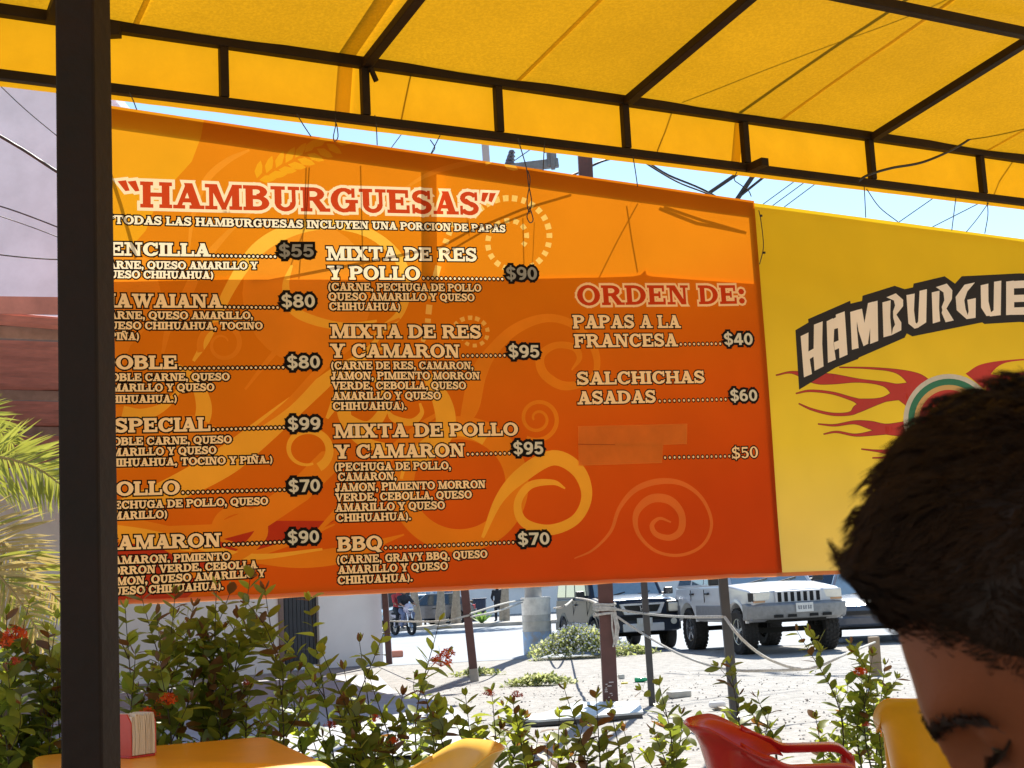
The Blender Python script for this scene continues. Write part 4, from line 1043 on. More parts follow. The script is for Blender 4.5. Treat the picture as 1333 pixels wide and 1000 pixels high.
# ================================================================== the hung banners
BA = math.atan2(2950 / 1800 * math.cos(PITCH), 1)
BU = Vector((math.sin(BA), math.cos(BA), 0)); BN = Vector((-math.cos(BA), math.sin(BA), 0))
BO = Y(150, 770, 6.3); BO.z = 0
def B_(px, py):                                # the print is drawn in the banner's own metres: along and up
    p = PL(px, py, BO, BN); return ((p - BO).dot(BU), p.z)
class Print:
    def __init__(s): s.polys = []; s.mi = []
    def add(s, poly, mi):
        if len(poly) > 2: s.polys.append(poly); s.mi.append(mi)
    def px(s, pts, mi): s.add([B_(*p) for p in pts], mi)
    def glyphs(s, text, p0, p1, cap, fill, outline=None, d=.0, font=GL, gap=.06, bold=0.0):
        """text from the pixel p0 to p1 along its foot, cap = height in pixels"""
        a = Vector(B_(*p0)); c = Vector(B_(*p1)); h0 = B_(p0[0], p0[1] - cap)[1] - a.y
        e = (c - a); L = e.length; e /= L
        W = sum((font[t][0] if t != ' ' else .36) + gap for t in text) - gap
        sx = L / W; x = 0; fills = []
        for t in text:
            if t == ' ': x += .36 + gap; continue
            w, parts = font[t]
            for p in parts: fills.append([(a.x + e.x * (x + q[0]) * sx, a.y + e.y * (x + q[0]) * sx + q[1] * h0) for q in p])
            x += w + gap
        if outline is not None:
            for p in fills: s.add(grow(p, d), outline)
        for p in fills: s.add(grow(p, bold), fill)
    def dots(s, p0, p1, n, r, d, fill, outline):
        a = Vector(B_(*p0)); c = Vector(B_(*p1)); k = B_(p0[0], p0[1] - 10)[1] - a.y; k /= 10
        D = [a.lerp(c, (i + .5) / n) for i in range(n)]
        for p in D: s.add(dot(p.x, p.y, r * k + d), outline)
        for p in D: s.add(dot(p.x, p.y, r * k), fill)
    def ribbon(s, pts, mi, dash=None, n=7):
        """a band through pixel points (x, y, width in pixels)"""
        P = bez([Vector(p) for p in pts], n)
        Lp, Rp = [], []
        for i, p in enumerate(P):
            t = (P[min(i + 1, len(P) - 1)] - P[max(i - 1, 0)]); t = Vector((t.x, t.y))
            t = t.normalized() if t.length > 1e-6 else Vector((1, 0)); q = Vector((-t.y, t.x)) * max(p.z, .3) / 2
            Lp.append((p.x + q.x, p.y + q.y)); Rp.append((p.x - q.x, p.y - q.y))
        if dash is None:
            for i in range(len(P) - 1): s.px([Lp[i], Lp[i + 1], Rp[i + 1], Rp[i]], mi)
        else:
            acc = 0
            for i in range(len(P) - 1):
                acc += (Vector(P[i + 1][:2]) - Vector(P[i][:2])).length
                if (acc % dash) < dash * .55: s.px([Lp[i], Lp[i + 1], Rp[i + 1], Rp[i]], mi)
    def spiral(s, c, r0, r1, a0, a1, w0, w1, mi, asp=1.0, dash=None, n=40):
        pts = []
        for i in range(n + 1):
            t = i / n; a = R_(a0 + (a1 - a0) * t); r = r0 + (r1 - r0) * t; w = w0 + (w1 - w0) * t
            pts.append((c[0] + r * math.cos(a), c[1] - r * asp * math.sin(a), w))
        s.ribbon(pts, mi, dash, 3 if dash is None else 6)
    def disc(s, c, rx, ry, mi, n=28): s.px([(c[0] + rx * math.cos(2 * math.pi * i / n), c[1] + ry * math.sin(2 * math.pi * i / n)) for i in range(n)], mi)
    def mesh(s, name, base, step, mats, parent, n_off=0.0, wave=.006, wavef=None):
        """one flat sheet cut along every printed edge; base is the outline of the sheet, gridded so it can ripple"""
        (x0, zl0, zl1), (x1, zr0, zr1) = base
        nx = max(1, round((x1 - x0) / step)); nz = max(1, round((zl1 - zl0) / step)); polys = []; mi = []
        pt = lambda i, j: (x0 + (x1 - x0) * i / nx, (zl0 + (zr0 - zl0) * i / nx) + ((zl1 - zl0) + ((zr1 - zr0) - (zl1 - zl0)) * i / nx) * j / nz)
        for i in range(nx):
            for j in range(nz): polys.append([pt(i, j), pt(i + 1, j), pt(i + 1, j + 1), pt(i, j + 1)]); mi.append(0)
        nb = len(polys); polys += s.polys; mi += s.mi
        vs = []; fs = []
        for p in polys:
            A = sum(p[i - 1][0] * p[i][1] - p[i][0] * p[i - 1][1] for i in range(len(p)))
            q = p if A > 0 else p[::-1]
            fs.append(list(range(len(vs), len(vs) + len(q)))); vs += [Vector(v) for v in q]
        V, E, F, ov, oe, of = delaunay_2d_cdt(vs, [], fs, 1, 1e-6, True)
        b = MB()
        def inside(p, x, y):
            r = False
            for i in range(len(p)):
                (x0, y0), (x1, y1) = p[i - 1], p[i]
                if (y0 > y) != (y1 > y) and x < x0 + (y - y0) / (y1 - y0) * (x1 - x0): r = not r
            return r
        wf = wavef or (lambda x, z: wave * (noise.noise((x * 1.1, z * .7, 3)) + .4 * noise.noise((x * 2.7, z * 1.6, 9))))
        b.v = [(v.x, n_off + wf(v.x, v.y), v.y) for v in V]
        for f, o in zip(F, of):
            if not o or min(o) >= nb: continue
            cx_ = sum(V[i].x for i in f) / len(f); cz_ = sum(V[i].y for i in f) / len(f)
            top = next((k for k in sorted(o, reverse=True) if k < nb or inside(polys[k], cx_, cz_)), 0)
            b.f.append(tuple(f)); b.m.append(mi[top])
        return b.build(name, mats, parent, smooth=179)
banner_wave = lambda x, z: .014 * noise.noise((x * 1.1, z * .7, 3)) + .003 * noise.noise((x * 2.7, z * 1.6, 9))
banner = thing("menu_banner", "orange menu banner with burger prices hanging below the canopy", "banner", BO, math.atan2(BU.y, BU.x))
LX = B_(112, 450)[0]; RX = B_(1000, 500)[0]
zt0, zt1 = B_(150, 138)[1], B_(983, 262)[1]; zb0, zb1 = B_(150, 785)[1], B_(1016, 748)[1]
# inks
g_base = ((.10, -.30, .62), [(0.0, (.66, .20, .006)), (.25, (.63, .122, .006)), (.45, (.57, .075, .007)), (.75, (.51, .055, .010)), (1.0, (.43, .042, .014))])
I_base = tm("ink_orange", (.5, .15, .01), .5, gloss=.004, var=.10, grad=g_base)
I_lite = tm("ink_amber", (.70, .30, .010), .5, gloss=.004, var=.06)
I_yel = tm("ink_swirl_yellow", (.78, .41, .04), .5, gloss=.004, var=.08)
I_mid = tm("ink_swirl_orange", (.70, .235, .014), .5, gloss=.004, var=.08)
I_red = tm("ink_deep_red", (.44, .042, .014), .5, gloss=.004, var=.1)
I_blk = tm("ink_black", (.010, .005, .004), .2, gloss=.004)
I_crm = tm("ink_cream", (.90, .74, .48), .45, gloss=.004, var=.05)
I_trd = tm("ink_title_red", (.52, .050, .010), .45, gloss=.004, var=.05)
I_tcr = tm("ink_title_cream", (.88, .66, .38), .45, gloss=.004, var=.05)
I_dot = tm("ink_dot_yellow", (.76, .46, .10), .5, gloss=.004, var=.05)
I_ora = tm("ink_faint_orange", (.64, .17, .035), .5, gloss=.004, var=.05)
INKS = [I_base, I_lite, I_yel, I_mid, I_red, I_blk, I_crm, I_trd, I_tcr, I_dot, I_ora]
P = Print()
# --- artwork
P.px([(60, 110), (266, 154), (262, 178), (250, 210), (230, 232), (205, 262), (190, 300), (150, 345), (60, 360)], 1)
P.px([(60, 345), (150, 318), (200, 340), (215, 400), (170, 450), (150, 500), (60, 520)], 3)
P.disc((400, 382), 84, 92, 3)
zq = lambda pts: [(130 + x / 2.222, 390 + y / 2.222) + tuple(w) for x, y, *w in pts]
P.px(zq([(-100, 640), (60, 600), (180, 680), (300, 700), (420, 640), (560, 640), (680, 640), (560, 700), (430, 750), (330, 800), (180, 920), (-100, 940)]), 4)
P.px(zq([(-100, 600), (40, 620), (200, 655), (330, 650), (450, 600), (560, 520), (640, 440), (700, 430), (690, 490), (600, 580), (480, 660), (330, 700), (180, 690), (40, 660), (-100, 690)]), 3)
P.ribbon(zq([(30, 700, 10), (150, 690, 16), (260, 735, 18), (400, 745, 10), (560, 700, 7), (680, 650, 2)]), 3)
P.ribbon(zq([(330, 735, 2), (480, 752, 14), (600, 752, 22), (720, 735, 20), (820, 700, 8), (880, 680, 2)]), 3)
P.ribbon(zq([(150, 800, 4), (250, 800, 8), (360, 765, 10), (440, 700, 12), (462, 650, 10), (430, 615, 10), (385, 612, 9), (345, 640, 7), (345, 690, 5), (390, 705, 3)]), 3)
P.ribbon(zq([(-60, 870, 20), (80, 860, 22), (220, 830, 14), (330, 800, 6)]), 4)
P.ribbon(zq([(740, 260, 4), (712, 310, 11), (722, 370, 15), (770, 415, 14), (850, 430, 8)]), 2)
P.ribbon(zq([(830, 320, 2), (850, 345, 9), (900, 355, 9), (930, 330, 6), (925, 300, 3)]), 2)
P.ribbon(zq([(30, 330, 14), (90, 325, 16), (160, 300, 10), (200, 260, 4)]), 3)
P.ribbon(zq([(420, 260, 3), (500, 160, 7), (600, 60, 8), (680, 10, 3)]), 3)
P.ribbon(zq([(210, 180, 4), (270, 230, 12), (300, 300, 20), (290, 360, 20), (240, 410, 14)]), 2)
P.px([(60, 620), (150, 612), (240, 600), (290, 560), (250, 540), (60, 560)], 3)
P.ribbon([(140, 690, 16), (190, 700, 22), (260, 712, 14), (330, 725, 8), (420, 715, 3)], 2)
# big yellow sweep from the upper circle down to the left foot
P.ribbon([(128, 668, 14), (190, 650, 26), (240, 630, 34), (294, 600, 38), (335, 568, 34), (375, 535, 28), (415, 503, 20), (452, 474, 11), (500, 452, 3)], 2)
P.ribbon([(160, 535, 14), (185, 540, 16), (215, 528, 10), (240, 500, 5)], 2)
P.ribbon([(252, 470, 4), (270, 440, 10), (300, 375, 14), (335, 325, 18), (380, 299, 17), (430, 292, 13), (480, 304, 12), (515, 332, 13), (529, 368, 12), (522, 405, 10), (498, 428, 10), (465, 440, 4)], 2)
P.ribbon([(212, 460, 4), (222, 420, 10), (245, 380, 14), (262, 345, 12), (300, 300, 6), (345, 262, 2)], 3)
P.ribbon([(246, 326, 3), (252, 280, 6), (268, 236, 9), (295, 210, 8), (325, 195, 3)], 3)
P.ribbon([(380, 345, 3), (372, 372, 9), (380, 402, 12), (410, 418, 12), (450, 425, 9), (490, 418, 3)], 2)
P.spiral((290, 448), 30, 8, 200, -330, 9, 2, 3, 1.0)
P.spiral((400, 585), 30, 22, -60, 290, 12, 3, 2, .9)
P.spiral((310, 690), 30, 22, 200, -120, 13, 3, 3, 1.0)
P.ribbon([(250, 715, 3), (300, 728, 10), (340, 700, 12), (338, 672, 10), (322, 664, 3)], 3)
P.ribbon([(330, 560, 4), (375, 525, 9), (420, 478, 10), (470, 440, 8), (520, 415, 3)], 3)
P.ribbon([(415, 690, 4), (450, 655, 12), (500, 600, 16), (540, 560, 10), (575, 535, 3)], 3)
P.ribbon([(425, 545, 4), (450, 500, 20), (475, 462, 10), (500, 430, 3)], 2)
P.ribbon([(438, 520, 5), (452, 548, 18), (480, 556, 16), (500, 530, 12), (495, 500, 8), (470, 490, 3)], 2)
# lower rings
P.spiral((598, 630), 74, 76, 200, -160, 30, 30, 3, .98, n=44)
P.spiral((598, 630), 76, 66, 175, 60, 4, 12, 2, .98)
P.ribbon([(556, 490, 12), (574, 520, 24), (580, 552, 26), (566, 585, 20), (535, 600, 8)], 2)
P.ribbon([(628, 700, 4), (650, 650, 12), (680, 618, 20), (720, 596, 20), (752, 612, 18), (764, 645, 14), (750, 676, 13), (715, 690, 14), (682, 680, 12), (674, 655, 10), (690, 632, 10), (720, 628, 7), (736, 636, 2)], 2)
P.ribbon([(598, 560, 3), (612, 532, 22), (622, 490, 22), (640, 458, 16), (672, 428, 14), (712, 414, 11), (748, 424, 10), (772, 452, 10), (776, 482, 8), (760, 498, 9), (732, 502, 12), (708, 486, 12), (704, 464, 11), (722, 450, 9), (746, 452, 9), (754, 466, 7), (744, 482, 2)], 3)
P.spiral((700, 545), 29, 5, -120, 560, 6, 3, 3, 1.0, n=50)
P.ribbon([(748, 727, 1.5), (772, 716, 3), (795, 692, 4), (806, 662, 5), (826, 638, 7), (856, 627, 8), (888, 630, 6), (914, 650, 4.5), (926, 682, 4), (914, 710, 4), (884, 723, 4), (852, 717, 4), (830, 694, 5), (828, 668, 8), (846, 650, 11), (870, 651, 11), (886, 668, 9), (886, 690, 9), (872, 700, 8), (854, 696, 7), (848, 684, 6), (858, 675, 4), (873, 680, 2)], 10)
# dotted curls
P.spiral((668, 312), 60, 15, 150, -390, 8, 6, 9, .98, dash=12.0, n=60)
P.ribbon([(590, 290, 7), (575, 330, 8), (560, 390, 8), (555, 430, 7), (545, 455, 4)], 9, dash=13.0)
P.spiral((615, 435), 26, 10, 150, -250, 6, 4, 9, .9, dash=10.0, n=30)
# wheat ear and leaf sprig
def seed(cx, cy, a, L, w, mi):
    a = R_(a); dx, dy = math.cos(a), -math.sin(a)
    P.px([(cx, cy), (cx + dx * L * .35 - dy * w, cy + dy * L * .35 + dx * w), (cx + dx * L * .75 - dy * w * .7, cy + dy * L * .75 + dx * w * .7), (cx + dx * L, cy + dy * L), (cx + dx * L * .75 + dy * w * .7, cy + dy * L * .75 - dx * w * .7), (cx + dx * L * .35 + dy * w, cy + dy * L * .35 - dx * w)], mi)
for k in range(8):
    x, y = 335 + 12.5 * k, 232 - 6.8 * k
    seed(x, y, 78 - 6 * k, 24, 5, 1); seed(x + 3, y + 2, 8 - 6 * k, 24, 5, 1)
seed(438, 186, 5, 22, 4, 1)
for x, y, a in ((632, 216, 60), (648, 208, 20), (664, 204, 40), (676, 208, -10), (655, 212, -25)): seed(x, y, a, 22, 5, 2)
P.ribbon([(520, 250, 2), (560, 226, 6), (610, 212, 7), (650, 206, 4)], 3)
# --- wording
OUT = .0074
def line(t, x0, y0, x1, y1, cap): P.glyphs(t, (x0, y0), (x1, y1), cap, 6, 5, OUT * (1.22 if cap > 14 else 1.05), bold=.0024 if cap > 14 else .0014)
line("*TODAS LAS HAMBURGUESAS INCLUYEN UNA PORCION DE PAPAS", 142, 291, 658.5, 302, 10.5)
for t in [("SENCILLA", 123, 332, 274.7, 333, 16.5), ("(CARNE, QUESO AMARILLO Y", 125, 349.5, 336, 350, 9.7), ("QUESO CHIHUAHUA)", 131, 361.7, 278.5, 362.2, 9.5),
          ("HAWAIANA", 130, 399.7, 290, 399.9, 17.2), ("(CARNE, QUESO AMARILLO,", 126, 415, 329.6, 415, 9.7), ("QUESO CHIHUAHUA, TOCINO", 131, 428.3, 342, 428.5, 9.5), ("Y PIÑA)", 129, 442.3, 181.6, 442.3, 9.5),
          ("DOBLE", 129, 480.3, 231, 479.8, 17), ("(DOBLE CARNE, QUESO", 128, 496, 299, 495, 9.6), ("AMARILLO Y QUESO", 134, 509.5, 279, 508.6, 9.6), ("CHIHUAHUA.)", 134, 524.5, 230.6, 523.5, 9.6),
          ("ESPECIAL", 129, 563, 274, 560.6, 17.5), ("(DOBLE CARNE, QUESO", 130, 580, 301.5, 576.7, 9.8), ("AMARILLO Y QUESO", 134, 594, 281.6, 590.5, 9.8), ("CHIHUAHUA, TOCINO Y PIÑA.)", 133, 607.5, 354.6, 602.8, 9.8),
          ("POLLO", 131, 645.5, 234, 643, 17.3), ("(PECHUGA DE POLLO, QUESO", 133, 663, 348.7, 656.8, 9.9), ("AMARILLO)", 135, 677, 218, 674, 9.9),
          ("CAMARON", 132, 716, 287.5, 711.2, 17.5), ("(CAMARON, PIMIENTO", 131, 735, 299.5, 729, 10), ("MORRON VERDE, CEBOLLA", 131, 749, 334.7, 739.5, 10), ("JAMON, QUESO AMARILLO Y", 133, 763, 345, 750.8, 10), ("QUESO CHIHUAHUA).", 136, 775.5, 291, 767, 10),
          ("MIXTA DE RES", 425.3, 338.5, 621, 339.8, 17), ("Y POLLO", 426.6, 363.8, 546.5, 364.6, 17), ("(CARNE, PECHUGA DE POLLO", 426.6, 378.6, 626.8, 379.2, 9.7), ("QUESO AMARILLO Y QUESO", 427, 391.3, 618, 391.8, 9.7), ("CHIHUAHUA)", 428, 404, 521, 404.3, 9.7),
          ("MIXTA DE RES", 430, 440, 626.8, 440, 17), ("Y CAMARON", 430, 465.4, 598.8, 465.2, 17), ("(CARNE DE RES, CAMARON,", 430.4, 481, 616.6, 480.4, 9.7), ("JAMON, PIMIENTO MORRON", 431, 494.3, 625, 493.6, 9.7), ("VERDE, CEBOLLA, QUESO", 431.7, 507.2, 607, 506.3, 9.7), ("AMARILLO Y QUESO", 432.5, 520.6, 573.8, 519.7, 9.7), ("CHIHUAHUA).", 433, 533.8, 529, 533, 9.7),
          ("MIXTA DE POLLO", 434.7, 570, 674.5, 566.4, 17), ("Y CAMARON", 436, 596.8, 605, 594, 17), ("(PECHUGA DE POLLO,", 435.5, 613, 587, 610.8, 10), ("CAMARON,", 440, 626, 516, 624.5, 10), ("JAMON, PIMIENTO MORRON", 436.8, 639.8, 632, 635, 10), ("VERDE, CEBOLLA, QUESO", 436.8, 652.8, 614, 648.4, 10), ("AMARILLO Y QUESO", 437, 666, 579, 662.4, 10), ("CHIHUAHUA).", 438, 679.2, 535, 676.7, 10),
          ("BBQ", 440, 717.3, 497.5, 715, 17.5), ("(CARNE, GRAVY BBQ, QUESO", 439, 734, 634.5, 725.8, 10), ("AMARILLO Y QUESO", 440.6, 747, 583, 741.4, 10), ("CHIHUAHUA).", 440, 760.4, 537.5, 756.4, 10),
          ("PAPAS A LA", 746, 427.3, 886, 426.6, 16.5), ("FRANCESA", 747.7, 452.3, 882, 450.6, 16.5), ("SALCHICHAS", 751, 500.8, 917, 498.4, 16), ("ASADAS", 752, 526.2, 853.5, 524, 16)]: line(*t)
for x0, y0, x1, y1, n in [(276, 334, 361, 335.6, 15), (291, 401, 364, 402, 13), (232, 481, 371, 480, 23), (275, 561, 372, 558, 17), (235, 643, 373, 639, 22), (289, 711, 372, 707, 14),
                          (548, 364, 657, 364.8, 19), (600, 464.7, 660, 464.3, 10), (606, 593, 666, 591.5, 10), (499, 715, 671, 707.5, 28), (883, 450, 940, 449, 10), (855, 524, 947, 521.5, 15), (862, 597.5, 952, 595.5, 15)]:
    P.dots((x0, y0 - 1.5), (x1, y1 - 1.5), n, 1.75, OUT * .95, 6, 5)
P.glyphs("$50", (952.5, 597.3), (987.7, 595.5), 14.5, 6, 5, OUT)
P.glyphs("“HAMBURGUESAS”", (154, 268.6), (646, 280), 32.5, 7, 8, .0185, gap=.07, bold=.0035)
P.glyphs("ORDEN DE:", (752, 397.2), (970, 395), 25, 7, 8, .0155, gap=.08, bold=.0025)
SHEET = ((LX, zb0, zt0), (RX, zb1, zt1))
printed = P.mesh("printed_sheet", SHEET, .16, INKS, banner, 0.0, wavef=banner_wave)
# hem turned over at the top and the right, and the second sheet behind the lower part
M_back = tm("backing_vinyl", (.78, .50, .26), .55, var=.1)
M_hem = tm("hem_vinyl", (.34, .17, .06), .42, var=.1)
def back_sheet(name, pts, off, mat=None):
    """strip behind the print: pairs (x, z_low, z_high)"""
    b = MB()
    for x, z0, z1 in pts: b.v += [(x, off + banner_wave(x, z0), z0), (x, off + banner_wave(x, z1), z1)]
    for i in range(len(pts) - 1): b.f.append((2 * i, 2 * i + 2, 2 * i + 3, 2 * i + 1)); b.m.append(0)
    return b.build(name, mat or M_back, banner)
ztop = lambda x: zt0 + (zt1 - zt0) * (x - LX) / (RX - LX)
zbot = lambda x: zb0 + (zb1 - zb0) * (x - LX) / (RX - LX)
N_ = 30; xs_ = [LX + (RX - LX) * i / N_ for i in range(N_ + 1)]
hz = B_(500, 192)[1] - B_(500, 216)[1]
back_sheet("hem", [(x, ztop(x) - hz, ztop(x)) for x in xs_], .010, M_hem)
xr = B_(979, 300)[0]
z_line = [(150, 362), (300, 359), (470, 360), (640, 360), (790, 357), (826, 356), (836, 354), (842, 348), (844, 354), (850, 356), (979, 366)]
ZL = [B_(*p) for p in z_line]
def zl(x):
    for (a, za), (c, zc) in zip(ZL, ZL[1:]):
        if x <= c: return za + (zc - za) * max(0, (x - a)) / (c - a)
    return ZL[-1][1]
xs2 = sorted(set(xs_ + [p[0] for p in ZL]))
xs2 = [x for x in xs2 if x <= xr] + [xr]
back_sheet("backing_sheet", [(x, zbot(x) + .03, zl(x)) for x in xs2], .014)
back_sheet("side_hem", [(xr, zbot(xr) + .02, ztop(xr) - hz), (RX, zbot(RX) + .02, ztop(RX) - hz)], .012, M_hem)
b = MB()                                       # thin folded edge along the foot
for i in range(61):
    x = LX + (RX - LX) * i / 60; w = .006 * noise.noise((x * 6, 0, 0))
    b.v += [(x, -.004 + banner_wave(x, zbot(x)), zbot(x) + .012 + w), (x, -.006 + banner_wave(x, zbot(x)), zbot(x) - .010 + w), (x, .02, zbot(x) - .010 + w)]
for i in range(60):
    for k in range(2): b.f.append((3 * i + k, 3 * i + 3 + k, 3 * i + 4 + k, 3 * i + 1 + k)); b.m.append(0)
b.build("foot_fold", tm("fold_vinyl", (.66, .27, .10), .55), banner)
# cords laced behind the sheet: only their shadows show
def bl(pts, r=.004, mat=None):
    b = MB(); b.tube([(q[0], .055, q[1]) for q in (B_(*p) for p in pts)], r, 6); return b
M_cord = pm("dark_cord", (.03, .03, .032), .8)
b = MB()
def cord(pts, r):
    L = [B_(*p) for p in pts]
    c_ = MB(); c_.tube([(x, .05 + banner_wave(x, z) - .0, z + .045) for x, z in L], r, 6); c_.build("lacing_cord", M_cord, banner)
for pts, r in [([(410, 214), (408, 280), (402, 330), (400, 358)], .003), ([(414, 214), (409, 290), (390, 340)], .003), ([(480, 212), (481, 280), (483, 356)], .003), ([(148, 195), (170, 262), (190, 330)], .006),
               ([(824, 265), (831, 310), (838, 350)], .004), ([(838, 262), (812, 310), (787, 360)], .004), ([(690, 280), (691, 320), (692, 358)], .003),
               ([(575, 322), (620, 297), (690, 268), (752, 250)], .006), ([(590, 325), (640, 296), (700, 272)], .005), ([(335, 366), (440, 346), (560, 322)], .006),
               ([(866, 268), (915, 287), (975, 299)], .007), ([(872, 266), (922, 283), (978, 300)], .006), ([(705, 285), (703, 330), (701, 356)], .002)]: cord(pts, r)
b = MB(); a, c = B_(566, 196), B_(568, 362); b.add([(a[0] - .047, .045, a[1] - .06), (a[0] + .047, .045, a[1] - .06), (c[0] + .047, .045, c[1] + .01), (c[0] - .047, .045, c[1] + .01)], [(0, 1, 2, 3)]); b.build("shadow_strap", tm("shadow_strap_vinyl", (.85, .62, .35), .75), banner)  # unseen strip added behind the sheet to make a post's shadow band
# price stickers and the taped over line
M_stk = pm("sticker_black", (.010, .007, .006), .7, spec=.1); M_num = pm("sticker_figures", (.80, .72, .56), .45, var=.06)
M_num_shade = pm("sticker_figures_shade", (.34, .33, .30), .5, var=.06)  # greyed copy: shade against the backlit sheet put into the colour
def sticker(text, x0, x1, yt, yb, tilt=0.0, mats=None):
    q = Print(); q.glyphs(text, (x0 + 2, yb + tilt), (x1 - 1, yb), yb - yt, 2, 1, .0155, font=GS, bold=.0012, gap=.03)
    L = [p for p, m in zip(q.polys, q.mi)]
    xs = [v[0] for p in L for v in p]; zs = [v[1] for p in L for v in p]
    base = ((min(xs) - .01, min(zs) - .01, max(zs) + .01), (max(xs) + .01, min(zs) - .01, max(zs) + .01))
    # same cutting, then the faces outside the black shape are dropped
    o = q.mesh("price_sticker", base, 10, [M_stk, M_stk, mats or M_num], banner, -.0035, wavef=banner_wave)
    bm = bmesh.new(); bm.from_mesh(o.data); bmesh.ops.delete(bm, geom=[f for f in bm.faces if f.material_index == 0], context='FACES'); bm.to_mesh(o.data); bm.free()
    return o
for a in [("$55", 361, 410, 318.5, 334.5, 0, M_num_shade), ("$80", 364, 411, 384, 400.3, 0), ("$80", 371, 417.5, 463.5, 479.3, .5), ("$99", 372, 418, 543.3, 559, 1), ("$70", 373, 418, 623.8, 639.5, 1.5), ("$90", 372, 417, 690.5, 706, 1.5),
          ("$90", 657, 701, 348, 364, 0, M_num_shade), ("$95", 660, 704, 449.5, 465.3, 0), ("$95", 666, 709, 575.3, 591, .6), ("$70", 672, 717, 693, 708.5, 1.2), ("$40", 940, 981, 434, 449, .3), ("$60", 948, 987, 507.5, 522, .5)]: sticker(*a)
Q = Print(); Q.px([(751.8, 555), (893.5, 552), (893, 578.5), (862.5, 579.5), (861, 603), (753, 606.5)], 1)
xs = [v[0] for v in Q.polys[0]]; zs = [v[1] for v in Q.polys[0]]
o = Q.mesh("cover_patch", ((min(xs) - .01, min(zs) - .01, max(zs) + .01), (max(xs) + .01, min(zs) - .01, max(zs) + .01)), 10, [M_stk, tm("patch_tape", (.95, .40, .06), .6, gloss=.004, var=.12, scale=5)], banner, -.002, wavef=banner_wave)
bm = bmesh.new(); bm.from_mesh(o.data); bmesh.ops.delete(bm, geom=[f for f in bm.faces if f.material_index == 0], context='FACES'); bm.to_mesh(o.data); bm.free()
b = MB(); q = [B_(*p) for p in ((752, 578.5), (862, 577))]; b.box(((q[0][0] + q[1][0]) / 2, -.003 + banner_wave(*q[0]), q[0][1]), (q[1][0] - q[0][0], .0015, .004)); b.build("patch_seam", I_ora, banner)

# ---------------------------------------------------------------- yellow banner with the arched wording
ybanner = thing("logo_banner", "yellow banner with arched black lettering plate and red flames, right of the menu", "banner", BO, math.atan2(BU.y, BU.x))
yg = ((.0, -.42, 1.32), [(0.0, (.74, .57, .02)), (.45, (.84, .73, .06)), (1.0, (.86, .79, .36))])  # deeper yellow at the top, paler towards the foot
Y_base = tm("ink_yellow", (.6, .4, .03), .40, gloss=.012, var=.08, grad=yg)
YI = [Y_base, tm("ink_plate_black", (.020, .014, .012), .1), tm("ink_plate_cream", (.90, .85, .78), .2, var=.04), tm("ink_flame_red", (.50, .040, .028), .2, var=.1), pm("ink_white", (.66, .62, .54), .6),
      tm("ink_green", (.035, .20, .12), .2), tm("ink_pale_yellow", (.62, .42, .16), .2), tm("ink_dark_red", (.22, .03, .012), .2)]
P = Print()
zz = lambda pts: [(993 + x / 3.447, 330 + y / 3.447) for x, y in pts]
flames = [[(360, 507, 2), (500, 511, 6), (620, 525, 16), (700, 565, 70), (740, 610, 110)], [(75, 543, 2), (150, 530, 9), (250, 556, 44), (330, 560, 44), (450, 567, 14), (560, 582, 18), (620, 610, 60), (690, 630, 120)],
          [(165, 625, 2), (230, 613, 7), (330, 623, 9), (420, 650, 14), (470, 665, 30), (560, 652, 20), (640, 625, 60), (690, 620, 110)], [(178, 670, 2), (240, 697, 7), (330, 718, 10), (410, 715, 14), (450, 690, 36), (540, 660, 22), (600, 640, 20)],
          [(265, 762, 2), (340, 768, 7), (430, 755, 14), (500, 767, 34), (570, 785, 44), (650, 785, 64), (720, 780, 80)], [(290, 808, 2), (350, 798, 6), (430, 812, 9), (500, 805, 18), (560, 792, 34), (600, 790, 30)],
          [(460, 875, 2), (530, 883, 7), (600, 888, 26), (650, 870, 34), (720, 860, 40)], [(510, 915, 2), (570, 912, 6), (600, 896, 22), (640, 885, 24)]]
for f in flames:
    P.ribbon([(993 + x / 3.447, 330 + y / 3.447, (w + 5) / 3.447) for x, y, w in f], 7)
for f in flames:
    P.ribbon([(993 + x / 3.447, 330 + y / 3.447, w / 3.447) for x, y, w in f], 3)
    P.ribbon([(993 + (1712 - x) / 3.447, 330 + (y - 40) / 3.447, w / 3.447) for x, y, w in f], 3)
ec = (993 + 855 / 3.447, 330 + 742 / 3.447)
for r, mi in ((205, 4), (184, 5), (156, 6), (134, 3)): P.disc(ec, r / 3.447, r / 3.447, mi, 48)
P.px(zz([(163, 340), (222, 305), (220, 290), (410, 207), (412, 220), (463, 208), (465, 185), (610, 140), (655, 155), (692, 147), (695, 130), (835, 97), (882, 130), (912, 97), (1172, 84), (1330, 92), (1480, 120), (1600, 175), (1690, 250), (1680, 520), (1560, 420), (1420, 345), (1300, 315),
         (1172, 303), (1015, 312), (1005, 305), (690, 368), (665, 355), (655, 374), (450, 463), (445, 470), (345, 508), (180, 608)]), 1)
